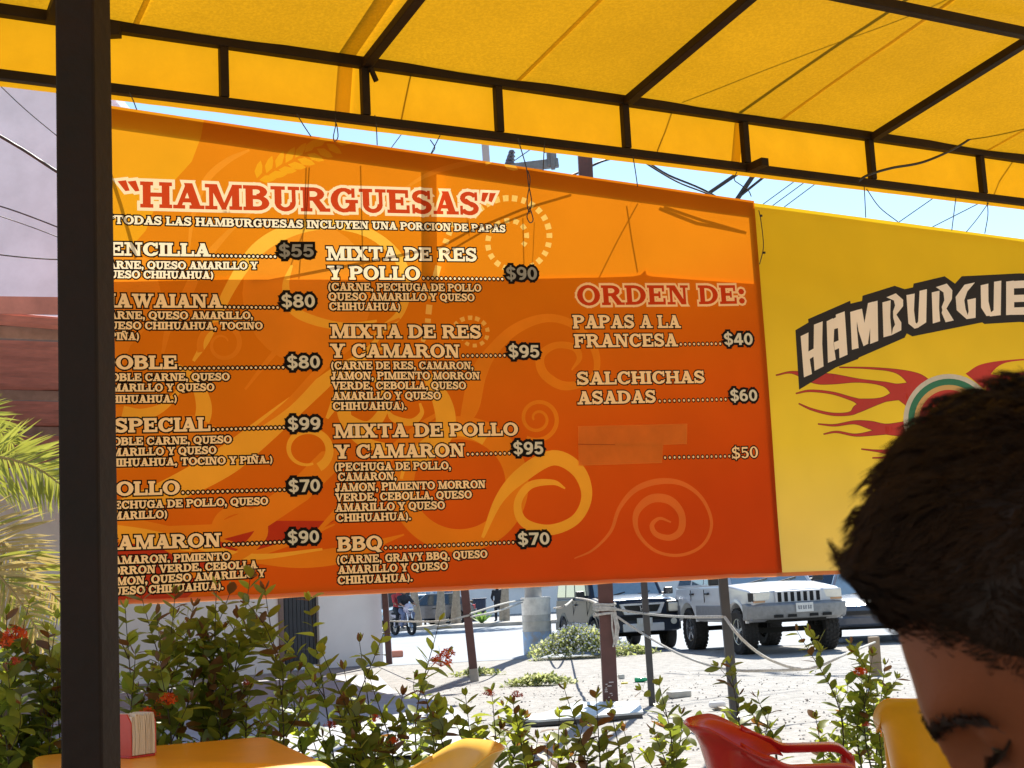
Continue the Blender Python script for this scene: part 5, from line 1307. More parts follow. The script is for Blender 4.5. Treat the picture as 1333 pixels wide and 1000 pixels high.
for pts in [[(187, 367), (222, 350), (222, 435), (228, 470), (238, 537), (202, 552)], [(247, 315), (286, 300), (284, 400), (290, 503), (250, 523), (245, 460)], [(220, 437), (246, 422), (246, 458), (222, 474)],
            [(304, 300), (332, 286), (338, 330), (335, 400), (345, 472), (310, 487)], [(330, 290), (346, 282), (345, 270), (385, 255), (398, 450), (362, 466), (355, 330), (336, 336)], [(336, 395), (360, 385), (362, 420), (340, 430)],
            [(410, 258), (440, 249), (440, 330), (448, 420), (418, 428)], [(440, 249), (463, 243), (478, 330), (492, 400), (470, 412), (448, 345), (440, 300)], [(470, 330), (490, 218), (512, 212), (500, 330), (490, 400), (470, 412)], [(500, 216), (533, 207), (536, 388), (500, 402), (500, 300)],
            [(555, 215), (592, 205), (590, 280), (597, 362), (560, 372)], [(573, 192), (615, 174), (648, 203), (648, 232), (618, 270), (604, 284), (603, 255), (612, 228), (606, 206)], [(603, 280), (618, 270), (640, 305), (640, 340), (597, 362), (603, 330), (612, 315)],
            [(663, 182), (700, 175), (697, 250), (704, 305), (718, 318), (718, 328), (700, 333), (672, 310)], [(722, 163), (755, 155), (752, 305), (716, 328), (704, 322), (716, 300)],
            [(777, 170), (812, 162), (810, 240), (815, 300), (782, 310)], [(796, 146), (845, 130), (870, 160), (868, 200), (842, 245), (826, 256), (822, 235), (834, 205), (830, 170)], [(826, 246), (842, 240), (877, 296), (840, 304), (822, 262)],
            [(972, 125), (925, 135), (885, 190), (890, 250), (935, 290), (945, 286), (930, 245), (924, 205), (938, 165)], [(938, 203), (976, 195), (975, 284), (935, 290), (944, 255)],
            [(998, 138), (1032, 130), (1033, 210), (1045, 262), (1040, 275), (1024, 276), (1000, 238)], [(1058, 122), (1090, 117), (1088, 272), (1040, 278), (1034, 268), (1056, 250)],
            [(1112, 121), (1146, 117), (1148, 270), (1112, 272)], [(1140, 119), (1205, 116), (1203, 150), (1140, 152)], [(1140, 182), (1196, 180), (1196, 212), (1140, 214)], [(1140, 238), (1206, 236), (1206, 270), (1140, 271)]]: P.px(zz(pts), 2)
for t, x0, y0, x1, y1 in (("S", 1228, 272, 1300, 276), ("A", 1320, 282, 1410, 300), ("S", 1430, 305, 1500, 335)):
    P.glyphs(t, zz([(x0, y0)])[0], zz([(x1, y1)])[0], 42, 2)
YX1 = B_(1480, 500)[0]
yz = lambda p: B_(*p)[1]
SH2 = ((RX - .02, B_(1017, 748)[1], B_(984, 262)[1]), (YX1, B_(1017, 748)[1] - .03, B_(1333, 309)[1]))
P.mesh("printed_sheet", SH2, .2, YI, ybanner, .036, wavef=lambda x, z: .006 * noise.noise((x * .9, z * .6, 7)))
b = MB()
for i in range(41):
    x = RX + .012 + (YX1 - RX - .012) * i / 40; z = SH2[0][1] + (SH2[1][1] - SH2[0][1]) * i / 40
    b.v += [(x, .026, z + .012), (x, .024, z - .012), (x, .05, z - .012)]
for i in range(40):
    for k in range(2): b.f.append((3 * i + k, 3 * i + 3 + k, 3 * i + 4 + k, 3 * i + 1 + k)); b.m.append(0)
b.build("foot_fold", bpy.data.materials["fold_vinyl"], ybanner)
back_b = MB(); back_b.add([(RX + .02, .052, SH2[0][1] + .02), (YX1, .052, SH2[1][1] + .02), (YX1, .052, SH2[1][2]), (RX + .02, .052, SH2[0][2])], [(0, 1, 2, 3)]); back_b.build("backing_sheet", M_back, ybanner)
b = MB()
for px_, py_ in ((988, 282), (992, 330)):
    q = B_(px_, py_); b.box((q[0], -.02, q[1]), (.012, .012, .012))
k = [B_(*p) for p in ((985, 275), (988, 290), (991, 322), (986, 345))]
b.tube(bez([(x, -.02, z) for x, z in k], 5), .003, 6); b.build("edge_wire", M_cord, ybanner)

# ---------------------------------------------------------------- strings, cables
M_str = pm("string", (.055, .05, .05), .9); M_wire = pm("black_wire", (.02, .02, .022), .6)
def tie(label, pts, r=.0028, off=-.02, mat=None, name="tie_string", cat="string", group="strings that hold up the banners", n=5):
    b = MB(); L = [PL(*p, cp(0, off, 0), CN) for p in pts]; b.tube(bez(L, n), r, 6)
    return tag(b.build(name, mat or M_str, smooth=60), label, cat, group)
tie("lone string above the left end of the menu banner, beside the dark post", [(168, 120), (173, 130), (178, 143)])
tie("slanting loose string above the wheat ear print", [(386, 148), (395, 163), (405, 178)])
tie("looped knotted string above the right tip of the wheat ear print", [(436, 148), (437, 162), (434, 178), (436, 184), (440, 178), (438, 162), (434, 156)])
tie("knotted string with a loose tail, above the letters of the title", [(488, 150), (490, 166), (491, 189)])
tie("thin slanting string left of the pale roof post", [(573, 176), (561, 200)])
tie("short hooked string between the title and the pale roof post", [(560, 182), (566, 192), (562, 200)])
tie("long black double string dangling down over the menu banner beside the dotted curl", [(674, 180), (685, 218), (688, 240), (692, 262), (689, 276), (686, 262), (690, 235), (687, 222)], .003, -.06)
tie("dangling end of black string over the dotted curl", [(690, 270), (686, 282), (690, 290), (694, 286), (691, 274)], .003, -.06)
tie("string tied round the end of the pole crossarm gap", [(709, 183), (708, 200), (707, 222)])
tie("knotted string below the strut above the words about fries", [(824, 204), (827, 222), (830, 243)])
tie("bunch of knotted string under the tube stub", [(959, 224), (956, 234), (963, 240), (974, 248), (978, 256)])
tie("straight string at the left side of the yellow banner", [(1125, 243), (1126, 262), (1127, 283)])
tie("slanting string at the left side of the yellow banner", [(1128, 246), (1145, 270), (1169, 289)])
tie("knotted string near the right end of the yellow banner", [(1245, 254), (1243, 268), (1239, 300)])
tie("slanting string near the right end of the yellow banner", [(1287, 264), (1272, 285), (1258, 302)])
tie("upright string at the right end of the yellow banner", [(1285, 262), (1286, 280), (1282, 304)])
tie("loose black cable slung from the canopy roof to the lower rail at the right", [(1345, 98), (1300, 150), (1255, 186), (1205, 210), (1160, 219), (1130, 228), (1117, 236)], .008, -.12, M_wire, "cable", "cable", None, 8)
def wire(label, pts, D, r, group, mat=None):
    b = MB(); b.tube(bez([Y(x, y, D + i * .4) for i, (x, y) in enumerate(pts)], 6), r, 6)
    return tag(b.build("power_line", mat or M_wire, smooth=60), label, "power line", group)
gw = "power lines crossing the tall house"
wire("thin line at the top of the tall lavender wall", [(-30, 82), (30, 140), (90, 190), (150, 240), (300, 330), (480, 420)], 20, .008, gw)
wire("thick twisted cable across the tall lavender wall", [(-30, 160), (30, 195), (85, 230), (150, 262), (300, 320), (480, 370)], 18, .022, gw)
wire("upper of two close lines across the tall lavender wall", [(-30, 260), (20, 275), (85, 300), (150, 330), (300, 385), (480, 430)], 18, .011, gw)
wire("lower of two close lines across the tall lavender wall", [(-30, 272), (25, 290), (85, 313), (150, 345), (300, 400), (480, 450)], 19, .007, gw)
wire("nearly level line lowest on the tall lavender wall", [(-30, 328), (30, 335), (85, 338), (150, 336), (300, 325), (480, 300)], 18, .010, gw)
gs_ = "power lines in the sky gap"
wire("cable arching from the pole crossarm to the lower rail", [(690, 245), (745, 228), (790, 208), (830, 206), (870, 228), (925, 252), (1000, 300)], 21, .02, gs_)
wire("second cable sagging beside the arching one", [(830, 206), (880, 236), (930, 256), (1000, 290)], 21.5, .014, gs_)
for i, (x0, y0, x1, y1, r, t) in enumerate([(966, 222, 925, 250, .045, "thick grey diagonal line left of the tube stub"), (985, 222, 962, 256, .06, "thickest grey diagonal line at the corner of the menu banner"), (1000, 226, 955, 262, .03, "grey diagonal line beside the thickest one"),
                                       (1040, 232, 985, 272, .010, "first of the fine lines above the yellow banner"), (1052, 234, 1000, 272, .010, "second of the fine lines above the yellow banner"), (1066, 236, 1015, 274, .010, "third of the fine lines above the yellow banner"),
                                       (1215, 258, 1172, 288, .010, "fine line above the middle of the yellow banner"), (1280, 262, 1215, 295, .010, "fine line towards the right end of the yellow banner"), (700, 188, 640, 230, .010, "fine diagonal line left of the pole crossarm"), (530, 165, 500, 205, .010, "fine diagonal line above the title")]):
    a, c = Y(x0 + (x0 - x1) * 2, y0 + (y0 - y1) * 2, 30), Y(x1 - (x0 - x1), y1 - (y0 - y1), 32)
    b = MB(); b.tube([a, a.lerp(c, .5), c], r, 6); tag(b.build("power_line", M_wire), t, "power line", gs_)

# ================================================================== plants
LEAF = [tm("leaf_dark", (.115, .150, .030), .46, var=.35, scale=14, tcol=(.26, .31, .03), gloss=.05, rough=.35), tm("leaf_olive", (.19, .23, .042), .50, var=.3, scale=14, tcol=(.40, .45, .04), gloss=.05, rough=.35),
        tm("leaf_young", (.26, .32, .045), .5, var=.2, scale=14, tcol=(.55, .62, .05), gloss=.04), tm("leaf_bronze", (.12, .065, .028), .4, var=.3, scale=14, tcol=(.35, .15, .03), gloss=.05)]
M_stem = pm("plant_stem", (.055, .042, .022), .8, var=.3, scale=20)
M_flow = [tm("ixora_petal", (.62, .085, .012), .4, var=.2, scale=30, tcol=(.8, .12, .01)), tm("ixora_petal_pink", (.60, .10, .06), .4, var=.2, scale=30)]
RG = random.Random(11)
def leaf(b, p, d, nrm, L, W, mi):
    d = d.normalized(); s = d.cross(nrm)
    if s.length < .05: s = d.orthogonal()
    s.normalize(); n = s.cross(d); droop = RG.uniform(-.05, .30); fold = RG.uniform(.05, .25)
    vs = []
    for t, w in ((0, .06), (.22, .72), (.5, 1.0), (.78, .68), (.93, .28)):
        c = p + d * (L * t) - n * (droop * L * t * t)
        for k in (-1, 0, 1): vs.append(c + s * (k * W * .5 * w) + n * (abs(k) * W * .5 * w * fold))
    vs.append(p + d * L - n * (droop * L))
    fs = []
    for i in range(4):
        for k in (0, 1): a = i * 3 + k; fs.append((a, a + 1, a + 4, a + 3))
    fs += [(12, 13, 15), (13, 14, 15)]
    b.add(vs, fs, mi)
def bp(px, py, off): return PL(px, py, BO + BN * off, BN)
def grow_stem(bs, bl_, base, tip, lean, r0=.006, lo=.25, size=.068, mixw=(6, 5, 1, 1), dens=.036, twigs=True, depth=0):
    base, tip = Vector(base), Vector(tip)
    L = (tip - base).length
    mid = base.lerp(tip, .5) + lean * L * .12
    P_ = bez([base, mid, tip], 10)
    bs.tube(P_, [r0 * (1 - .75 * i / (len(P_) - 1)) for i in range(len(P_))], 5)
    acc = 0; ang = RG.uniform(0, 6.3); i = 0; nxt = L * lo
    for a, c in zip(P_, P_[1:]):
        seg = (c - a).length; t = (c - a).normalized(); q0 = t.orthogonal().normalized(); q1 = t.cross(q0)
        while nxt <= acc + seg:
            f = (nxt - acc) / seg; p = a.lerp(c, f); top = nxt / L
            ang += 1.57 + RG.uniform(-.35, .35)
            for sg in (0, math.pi):
                if RG.random() < .10: continue
                o = q0 * math.cos(ang + sg) + q1 * math.sin(ang + sg)
                up = t * RG.uniform(.35, 1.0) + Vector((0, 0, RG.uniform(-.25, .2)))
                k = RG.choices((0, 1, 2, 3), mixw)[0]
                if top > .93 and RG.random() < .5: k = RG.choice((3, 1, 2))
                l = size * 1.5 * RG.uniform(.72, 1.2) * (1 if top < .9 else .75)
                leaf(bl_, p, o + up, t + o * .1 + Vector((RG.uniform(-.4, .4), RG.uniform(-.4, .4), RG.uniform(-.1, .5))), l, l * RG.uniform(.48, .62), k)
            if twigs and depth == 0 and .3 < top < .85 and RG.random() < .22:
                o = (q0 * math.cos(ang) + q1 * math.sin(ang)) * .6 + t
                grow_stem(bs, bl_, p, p + o.normalized() * RG.uniform(.12, .26), lean, r0 * .5, .2, size * .92, mixw, dens, False, 1)
            nxt += dens * 1.22 * RG.uniform(.8, 1.35)
        acc += seg
    for k in range(3):                          # crown of small leaves at the tip
        a_ = RG.uniform(0, 6.3); o = q0 * math.cos(a_) + q1 * math.sin(a_)
        leaf(bl_, P_[-1], t + o * .7, o, size * .7, size * .32, RG.choice((1, 2, 3)))
def flower(root, p, R=.036, mi=0, n=20):
    b = MB()
    for k in range(n):
        th = RG.uniform(0, 1.35); a = RG.uniform(0, 6.3)
        d = Vector((math.sin(th) * math.cos(a), math.sin(th) * math.sin(a), math.cos(th)))
        c = p + d * R * RG.uniform(.8, 1.1); b.tube([p, c], .0011, 4)
        q0 = d.orthogonal().normalized(); q1 = d.cross(q0); ph = RG.uniform(0, 1.6)
        for j in range(4):
            e = q0 * math.cos(ph + j * 1.571) + q1 * math.sin(ph + j * 1.571); s_ = d.cross(e); r = R * RG.uniform(.32, .42)
            b.add([c, c + e * r * .5 + s_ * r * .27, c + e * r + d * r * .1, c + e * r * .5 - s_ * r * .27], [(0, 1, 2, 3)])
    return b.build("flower_cluster", M_flow[mi], root, world=True)
def bush(label, tips, base_px, off=-.5, flowers=(), mixw=(6, 5, 1, 1), spread=.14, group="flowering bushes in front of the banner", dens=.036, size=.068, lo=.25, name="flowering_bush"):
    c = bp(base_px, 900, off); c.z = 0.02
    r = thing(name, label, "bush", c, group=group)
    bs, bl_ = MB(), MB()
    for t in tips:
        o2 = off + (t[2] if len(t) > 2 else RG.uniform(-.22, .18))
        tip = bp(t[0], t[1], o2)
        base = Vector((tip.x, tip.y, .02)).lerp(c, .35) + Vector((RG.uniform(-spread, spread), RG.uniform(-.1, .1), 0)); base.z = .02
        grow_stem(bs, bl_, base, tip, Vector((RG.uniform(-1, 1), RG.uniform(-.6, .6), .2)), mixw=mixw, dens=dens, size=size, lo=lo)
    bs.build("stems", M_stem, r, world=True, smooth=60)
    bl_.build("foliage", LEAF, r, world=True, smooth=179)
    for px, py, o2, mi, rr in flowers: flower(r, bp(px, py, off + o2), rr, mi)
    return r
bush("dense bush with orange flowers left of the dark canopy post", [(8, 800), (38, 786), (22, 845), (62, 822), (2, 880), (74, 806), (48, 872), (16, 920), (76, 890), (-20, 830), (100, 850), (110, 810), (60, 930), (30, 950), (-40, 880), (90, 940)], 40,
     flowers=[(20, 832, -.28, 0, .05), (12, 842, -.3, 0, .045), (18, 866, -.2, 1, .03)], dens=.032, lo=.2)
bush("tall dense bush right of the dark post, leaves over the menu foot", [(163, 792), (184, 776), (204, 800), (228, 774), (252, 790), (282, 762), (300, 770), (326, 752), (345, 768), (310, 800), (265, 835), (176, 852), (300, 862), (250, 884),
      (200, 900), (322, 900), (358, 862), (190, 930), (280, 920), (170, 960), (340, 940)], 250, flowers=[(219, 918, -.34, 0, .045), (192, 936, -.30, 0, .045), (322, 892, -.1, 1, .025)], mixw=(6, 6, 1.2, 1.2), dens=.036, lo=.2)
bush("bush before the slatted door, with bright backlit leaves low down", [(374, 835), (402, 782), (420, 850), (468, 836), (500, 822), (448, 872), (482, 884), (440, 922), (398, 932), (380, 902), (502, 930), (462, 946), (524, 905), (420, 960), (490, 968), (540, 940), (372, 962)], 450,
     flowers=[(488, 940, -.2, 0, .03), (430, 948, -.2, 1, .03), (512, 968, -.25, 0, .028)], mixw=(5, 5, 3, 1), dens=.042, lo=.2)
bush("single upright plant with an orange flower head by the chipped maroon post", [(572, 808), (548, 892), (556, 930)], 566, flowers=[(574, 868, -.1, 0, .055), (583, 858, -.05, 0, .045)], mixw=(5, 6, 3, 1), spread=.05, lo=.35)
bush("low bush with reddish flower tips between the yellow and red chairs", [(606, 906), (640, 900), (668, 916), (622, 944), (590, 930), (652, 950), (684, 936), (700, 962), (610, 970)], 640, flowers=[(673, 908, -.1, 1, .03), (636, 906, -.1, 1, .03)], mixw=(7, 4, 1, 2), spread=.1)
bush("sparse plant with bare stems before the pale ground panel", [(735, 898), (728, 930), (712, 966), (760, 940), (742, 985)], 735, mixw=(7, 4, .8, 2), spread=.06, lo=.35, dens=.045)
bush("slender plant under the knotted maroon post", [(795, 922), (788, 960), (812, 950), (776, 905)], 795, mixw=(8, 4, .6, 1), spread=.05, lo=.35, dens=.045)
bush("slender leafy plant in front of the thin grey post", [(858, 890), (866, 922), (850, 950), (886, 960), (840, 980), (876, 985)], 860, mixw=(8, 4, .8, 1), spread=.06, lo=.3, dens=.042)
bush("plant climbing in front of the right grey post behind the red chair", [(950, 864), (986, 908), (962, 905), (1000, 930), (940, 940), (972, 960)], 962, mixw=(7, 4, .8, 2.4), spread=.06, lo=.35, dens=.046)
bush("leafy bush with an orange flower beside the bowed diner", [(1038, 822), (1108, 838), (1136, 852), (1152, 866), (1122, 884), (1088, 895), (1062, 935), (1142, 930), (1104, 962), (1076, 980), (1128, 985), (1152, 960)], 1105, off=-.45,
     flowers=[(1118, 880, -.3, 0, .04), (1122, 878, -.28, 0, .035), (1128, 946, -.2, 1, .025)], mixw=(5, 6, 2.2, .8), spread=.1, dens=.036)

# weeds by the drum
def weeds(label, px0, px1, py, h, n, d, flowers=True, name="weed_clump", kind=None):
    a, c = G(px0, py), G(px1, py); mid = (a + c) / 2
    r = thing(name, label, "weeds", mid)
    bl_, bf = MB(), MB(); w = (c - a).length / 2
    for k in range(n):
        u, v = RG.gauss(0, .42), RG.gauss(0, .42)
        if abs(u) > 1 or abs(v) > 1: continue
        x, y = mid.x + u * w, mid.y + v * d; z0 = gz(y)
        hh = h * (1 - .75 * (u * u + v * v) ** .8) * RG.uniform(.25, 1.05)
        p = Vector((x, y, z0 + max(.02, hh))); dr = Vector((RG.uniform(-1, 1), RG.uniform(-1, 1), RG.uniform(-.3, 1)))
        l = RG.uniform(.05, .10); leaf(bl_, p, dr, Vector((RG.uniform(-1, 1), RG.uniform(-1, 1), 1)), l, l * .5, RG.choice((0, 1, 1, 2)))
        if flowers and hh > h * .15 and RG.random() < .40:
            q = p + dr.normalized() * .05 + Vector((0, 0, .02)); s_ = RG.uniform(.012, .024)
            bf.add([q + Vector((s_, 0, 0)), q + Vector((0, s_, s_)), q - Vector((s_, 0, 0)), q - Vector((0, s_, s_))], [(0, 1, 2, 3)])
    bl_.build("foliage", WEED, r, world=True)
    if bf.v: bf.build("blossom", M_white, r, world=True)
    return r
WEED = [tm("weed_dark", (.16, .19, .07), .45, tcol=(.32, .38, .10)), tm("weed_mid", (.30, .34, .15), .5, tcol=(.5, .55, .2)), tm("weed_pale", (.48, .50, .28), .5, tcol=(.7, .7, .35)), M_tan]
weeds("rounded clump of weeds with tiny white flowers right of the concrete drum", 708, 806, 856, .62, 5200, .75)
weeds("low tuft of weeds at the foot of the dark blue car", 790, 850, 852, .16, 900, .4, False)
weeds("low green weeds on the gravel between the drum and the knotted post", 665, 742, 892, .14, 800, .28, False)
weeds("small dry weed tuft on the gravel right of the chipped post", 590, 650, 880, .10, 260, .25, False)

# palm fronds at the left edge
M_frond = [tm("palm_frond_green", (.20, .24, .05), .42, var=.25, tcol=(.50, .50, .07)), tm("palm_frond_dry", (.45, .36, .16), .4, var=.3, tcol=(.6, .45, .15))]
pb_ = Y(-190, 800, 9.6)
r = thing("garden_palm", "young palm with yellow green fronds reaching in at the left edge", "palm", (pb_.x, pb_.y, 0))
b = MB(); b.tube([Vector((pb_.x, pb_.y, 0)), Vector((pb_.x + .03, pb_.y, .6)), Vector((pb_.x, pb_.y, 1.3))], [.14, .12, .09], 12); b.build("trunk", M_palm, r, world=True, smooth=60)
crown = Vector((pb_.x, pb_.y, 1.3))
def frond(pts, ll, mi, droop=.25, n=26):
    P_ = bez(pts, 8); b = MB(); b.tube(P_, [.016 * (1 - .8 * i / (len(P_) - 1)) for i in range(len(P_))], 6, 1)
    for i in range(2, len(P_)):
        t = (P_[i] - P_[i - 1]).normalized(); u = i / (len(P_) - 1)
        sd = t.cross(Vector((0, -1, .25))).normalized()
        for s_ in (-1, 1):
            for h_ in (0, .33, .66):
                L = ll * math.sin(math.pi * (.12 + .80 * u)) * RG.uniform(.8, 1.1)
                p = P_[i - 1].lerp(P_[i], h_); d = (sd * s_ * RG.uniform(.7, 1.0) + t * RG.uniform(.55, .95) + Vector((0, RG.uniform(-.35, .35), 0))).normalized()
                w = .009; q = d.cross(Vector((0, 1, 0))).normalized() * w; g_ = Vector((0, 0, -droop * L))
                b.add([p - q * .5, p + q * .5, p + d * L * .5 + q + g_ * .3, p + d * L * .5 - q + g_ * .3, p + d * L + g_], [(0, 1, 2, 3), (3, 2, 4)], 0 if mi == 0 or RG.random() < .35 else 1)
    b.build("frond", M_frond, r, world=True)
fy = 9.4
frond([crown, Y(-110, 640, fy), Y(-30, 596, fy), Y(40, 606, fy), Y(92, 640, fy)], .46, 0, .12)
frond([crown, Y(-120, 680, fy - .3), Y(-20, 694, fy - .4), Y(40, 745, fy - .4), Y(95, 800, fy - .4)], .42, 1, .1)
frond([crown, Y(-120, 720, fy - .5), Y(-30, 730, fy - .6), Y(20, 775, fy - .6), Y(60, 840, fy - .6)], .38, 1, .2)
frond([crown, Y(-150, 660, fy + .3), Y(-90, 560, fy + .4), Y(-30, 540, fy + .5), Y(20, 580, fy + .6)], .42, 0)
frond([crown, Y(-210, 620, fy), Y(-260, 560, fy), Y(-330, 560, fy), Y(-400, 620, fy)], .42, 0)
frond([crown, Y(-230, 700, fy), Y(-300, 680, fy), Y(-380, 720, fy), Y(-430, 800, fy)], .42, 0)

# ================================================================== plastic furniture
M_yel = pm("yellow_plastic", (.82, .42, .012), .32, var=.10, scale=6, spec=.45)
M_yelc = pm("yellow_chair_plastic", (.78, .50, .10), .3, var=.08, scale=6, spec=.5)
M_redp = pm("red_chair_plastic", (.46, .018, .018), .25, var=.12, scale=6, spec=.5)
def chair(label, loc, rz, mat, group, open_sides=True):
    r = thing("plastic_chair", label, "chair", loc, rz, group)
    def plan(t):
        a = abs(t); s = 1 if t >= 0 else -1
        if a <= .5: th = a / .5 * math.pi / 2; return Vector((-.02 - .25 * math.cos(th) ** .8, s * .275 * math.sin(th) ** .85, 0))
        return Vector((-.02 + (a - .5) / .5 * .27, s * (.275 - .012 * (a - .5)), 0))
    def rim(t): a = abs(t); return .775 - .12 * smoothstep(.24, .60, a) - .010 * smoothstep(.85, 1, a)
    b = MB(); n = 48; m = 10; T0 = .50 if open_sides else .80
    for i in range(n + 1):
        t = -T0 + 2 * T0 * i / n; p = plan(t); z1 = rim(t); z0 = .42 + (z1 - .055 - .42) * (smoothstep(.27, .49, abs(t)) if open_sides else 0)
        for j in range(m + 1):
            v = j / m; z = z0 + (z1 - z0) * v; k = .84 + .16 * v ** 1.3
            q = Vector((p.x * k + .035 * (1 - v), p.y * (.90 + .10 * v), z))
            if v > .85: q += Vector((p.x, p.y, 0)).normalized() * .03 * ((v - .85) / .15) ** 1.5
            b.v.append(q)
    for i in range(n):
        for j in range(m): k = i * (m + 1) + j; b.f.append((k, k + m + 1, k + m + 2, k + 1)); b.m.append(0)
    o = b.build("backrest", mat, r, smooth=179); s = o.modifiers.new('thick', 'SOLIDIFY'); s.thickness = .006; s.offset = 0
    for sg in (-1, 1):                          # arm rests: flat strips with a turned down lip
        b = MB(); k = 0
        for i in range(25):
            t = sg * (.40 + .60 * i / 24); p = plan(t); z = rim(t); nrm = Vector((p.x * .25, p.y, 0)).normalized() * sg
            ro = Vector((0, sg, 0)) if abs(t) > .5 else Vector((p.x + .02, p.y, 0)).normalized()
            e = smoothstep(.9, 1, abs(t)); w = .028 * smoothstep(.40, .66, abs(t)) + .002
            z -= .03 * e * e
            for d_, dz in ((-w, -.022), (-w, 0), (w * .4, .004), (w, 0), (w * 1.1, -.03)): b.v.append(p + ro * d_ + Vector((0, 0, z + dz)))
        for i in range(24):
            for j in range(4): k = i * 5 + j; b.f.append((k, k + 5, k + 6, k + 1)); b.m.append(0)
        o = b.build("armrest", mat, r, smooth=50); s = o.modifiers.new('thick', 'SOLIDIFY'); s.thickness = .005; s.offset = 0
    b = MB()
    for i in range(13):
        for j in range(13):
            x = -.21 + .44 * i / 12; y = -.215 + .43 * j / 12
            b.v.append((x, y * (1 - .05 * (i / 12 < .3)), .43 - .022 * math.cos(math.pi * (j / 12 - .5)) * math.sin(math.pi * min(1, i / 11)) - .03 * smoothstep(.88, 1, i / 12)))
    for i in range(12):
        for j in range(12): k = i * 13 + j; b.f.append((k, k + 13, k + 14, k + 1)); b.m.append(0)
    o = b.build("seat", mat, r, smooth=179); s = o.modifiers.new('thick', 'SOLIDIFY'); s.thickness = .006
    for sg in (-1, 1):
        b = MB(); b.tube([(.235, sg * .27, .615), (.235, sg * .262, .45), (.25, sg * .27, .2), (.27, sg * .28, .0)], [.024, .03, .026, .02], 8); b.build("leg", mat, r, smooth=60)
        b = MB(); b.tube([(-.16, sg * .20, .5), (-.20, sg * .215, .3), (-.27, sg * .24, .0)], [.026, .03, .022], 8); b.build("leg", mat, r, smooth=60)
    return r
g_ch = "plastic chairs of the stand"
rc_ = Z(992, 800, 1.0)
chair("red plastic armchair facing right in front of the bushes", (.81, 4.66, .02), R_(-9), M_redp, g_ch)
chair("yellow plastic armchair facing left beside the yellow table", (-.385, 4.42, .0), R_(192), M_yelc, g_ch)
chair("yellow plastic armchair turned away, half hidden behind the bowed diner", (1.60, 5.3, .02), R_(72), M_yel, g_ch, False)
# table
tl, tr, tn = Z(42, 982, .74), Z(348, 959, .74), Z(432, 998, .74)
ang = R_(20.5); W_, DP = .86, 1.18
ux = Vector((math.cos(ang), math.sin(ang), 0)); uy = Vector((-ux.y, ux.x, 0))
tc_ = tr - ux * W_ / 2 - uy * DP / 2; tc_.z = .02
table = thing("plastic_table", "square yellow plastic table behind the dark post", "table", tc_, ang)
b = MB()
def rr(w, r, n=6):
    out = []
    for cx_, cy_, a0 in ((1, 1, 0), (-1, 1, 90), (-1, -1, 180), (1, -1, 270)):
        for i in range(n + 1): a = R_(a0 + 90 * i / n); out.append((cx_ * (w - r) + r * math.cos(a), cy_ * (w + (DP - W_) / 2 - r) + r * math.sin(a)))
    return out
L0, L1, L2 = rr(W_ / 2, .07), rr(W_ / 2 - .012, .065), rr(W_ / 2, .07); k = len(L0)
for (pp, z) in ((L1, .722), (L0, .712), (L2, .67), (rr(W_ / 2 - .01, .06), .67), (rr(W_ / 2 - .015, .06), .70)): b.v += [(x, y, z) for x, y in pp]
b.f.append(tuple(range(k))); b.m.append(0)
for i in range(4):
    for j in range(k): b.f.append((i * k + j, (i + 1) * k + j, (i + 1) * k + (j + 1) % k, i * k + (j + 1) % k)); b.m.append(0)
b.f.append(tuple(4 * k + j for j in range(k - 1, -1, -1))); b.m.append(0)
b.build("tabletop", M_yel, table, smooth=40, clean=True)
for sx in (-1, 1):
    for sy in (-1, 1):
        b = MB(); b.tube([(sx * .34, sy * .49, .70), (sx * .37, sy * .53, 0)], [.04, .025], 4); b.build("leg", M_yel, table)
# napkin holder
np_ = Z(176, 985, .742); nz_ = .742
nh = thing("napkin_holder", "red napkin holder packed with white napkins on the yellow table", "napkin holder", (np_.x, np_.y, nz_), ang + R_(30))
b = MB(); b.box((-.003, 0, .004), (.106, .10, .008)); b.build("base", M_redp, nh, bevel=.002)
for sx in (-1, 1):
    b = MB(); b.add([(sx * .050, -.05, .008), (sx * .050, .05, .008), (sx * .050, .05, .12), (sx * .050, .025, .150), (sx * .050, -.025, .150), (sx * .050, -.05, .12)], [tuple(range(6))])
    o = b.build("side_plate", pm("red_holder_plastic", (.50, .035, .025), .35), nh); s = o.modifiers.new('thick', 'SOLIDIFY'); s.thickness = .005; s.offset = 0
    for y in (-.02, .01): pass
M_nap = pm("napkin_paper", (.72, .66, .58), .9, var=.05)
b = MB()
for k in range(30):
    x = -.044 + .088 * k / 29; h = .145 + RG.uniform(-.006, .006); y0 = -.052 + RG.uniform(-.004, .003)
    b.add([(x, y0, .01), (x, .04, .01), (x + RG.uniform(-.001, .001), .04, h), (x + RG.uniform(-.002, .002), y0 + .004, h), (x + .0014, y0 + RG.uniform(-.002, .002), h * .5)], [(0, 1, 2, 3, 4)])
o = b.build("napkins", M_nap, nh); s = o.modifiers.new('thick', 'SOLIDIFY'); s.thickness = .0022

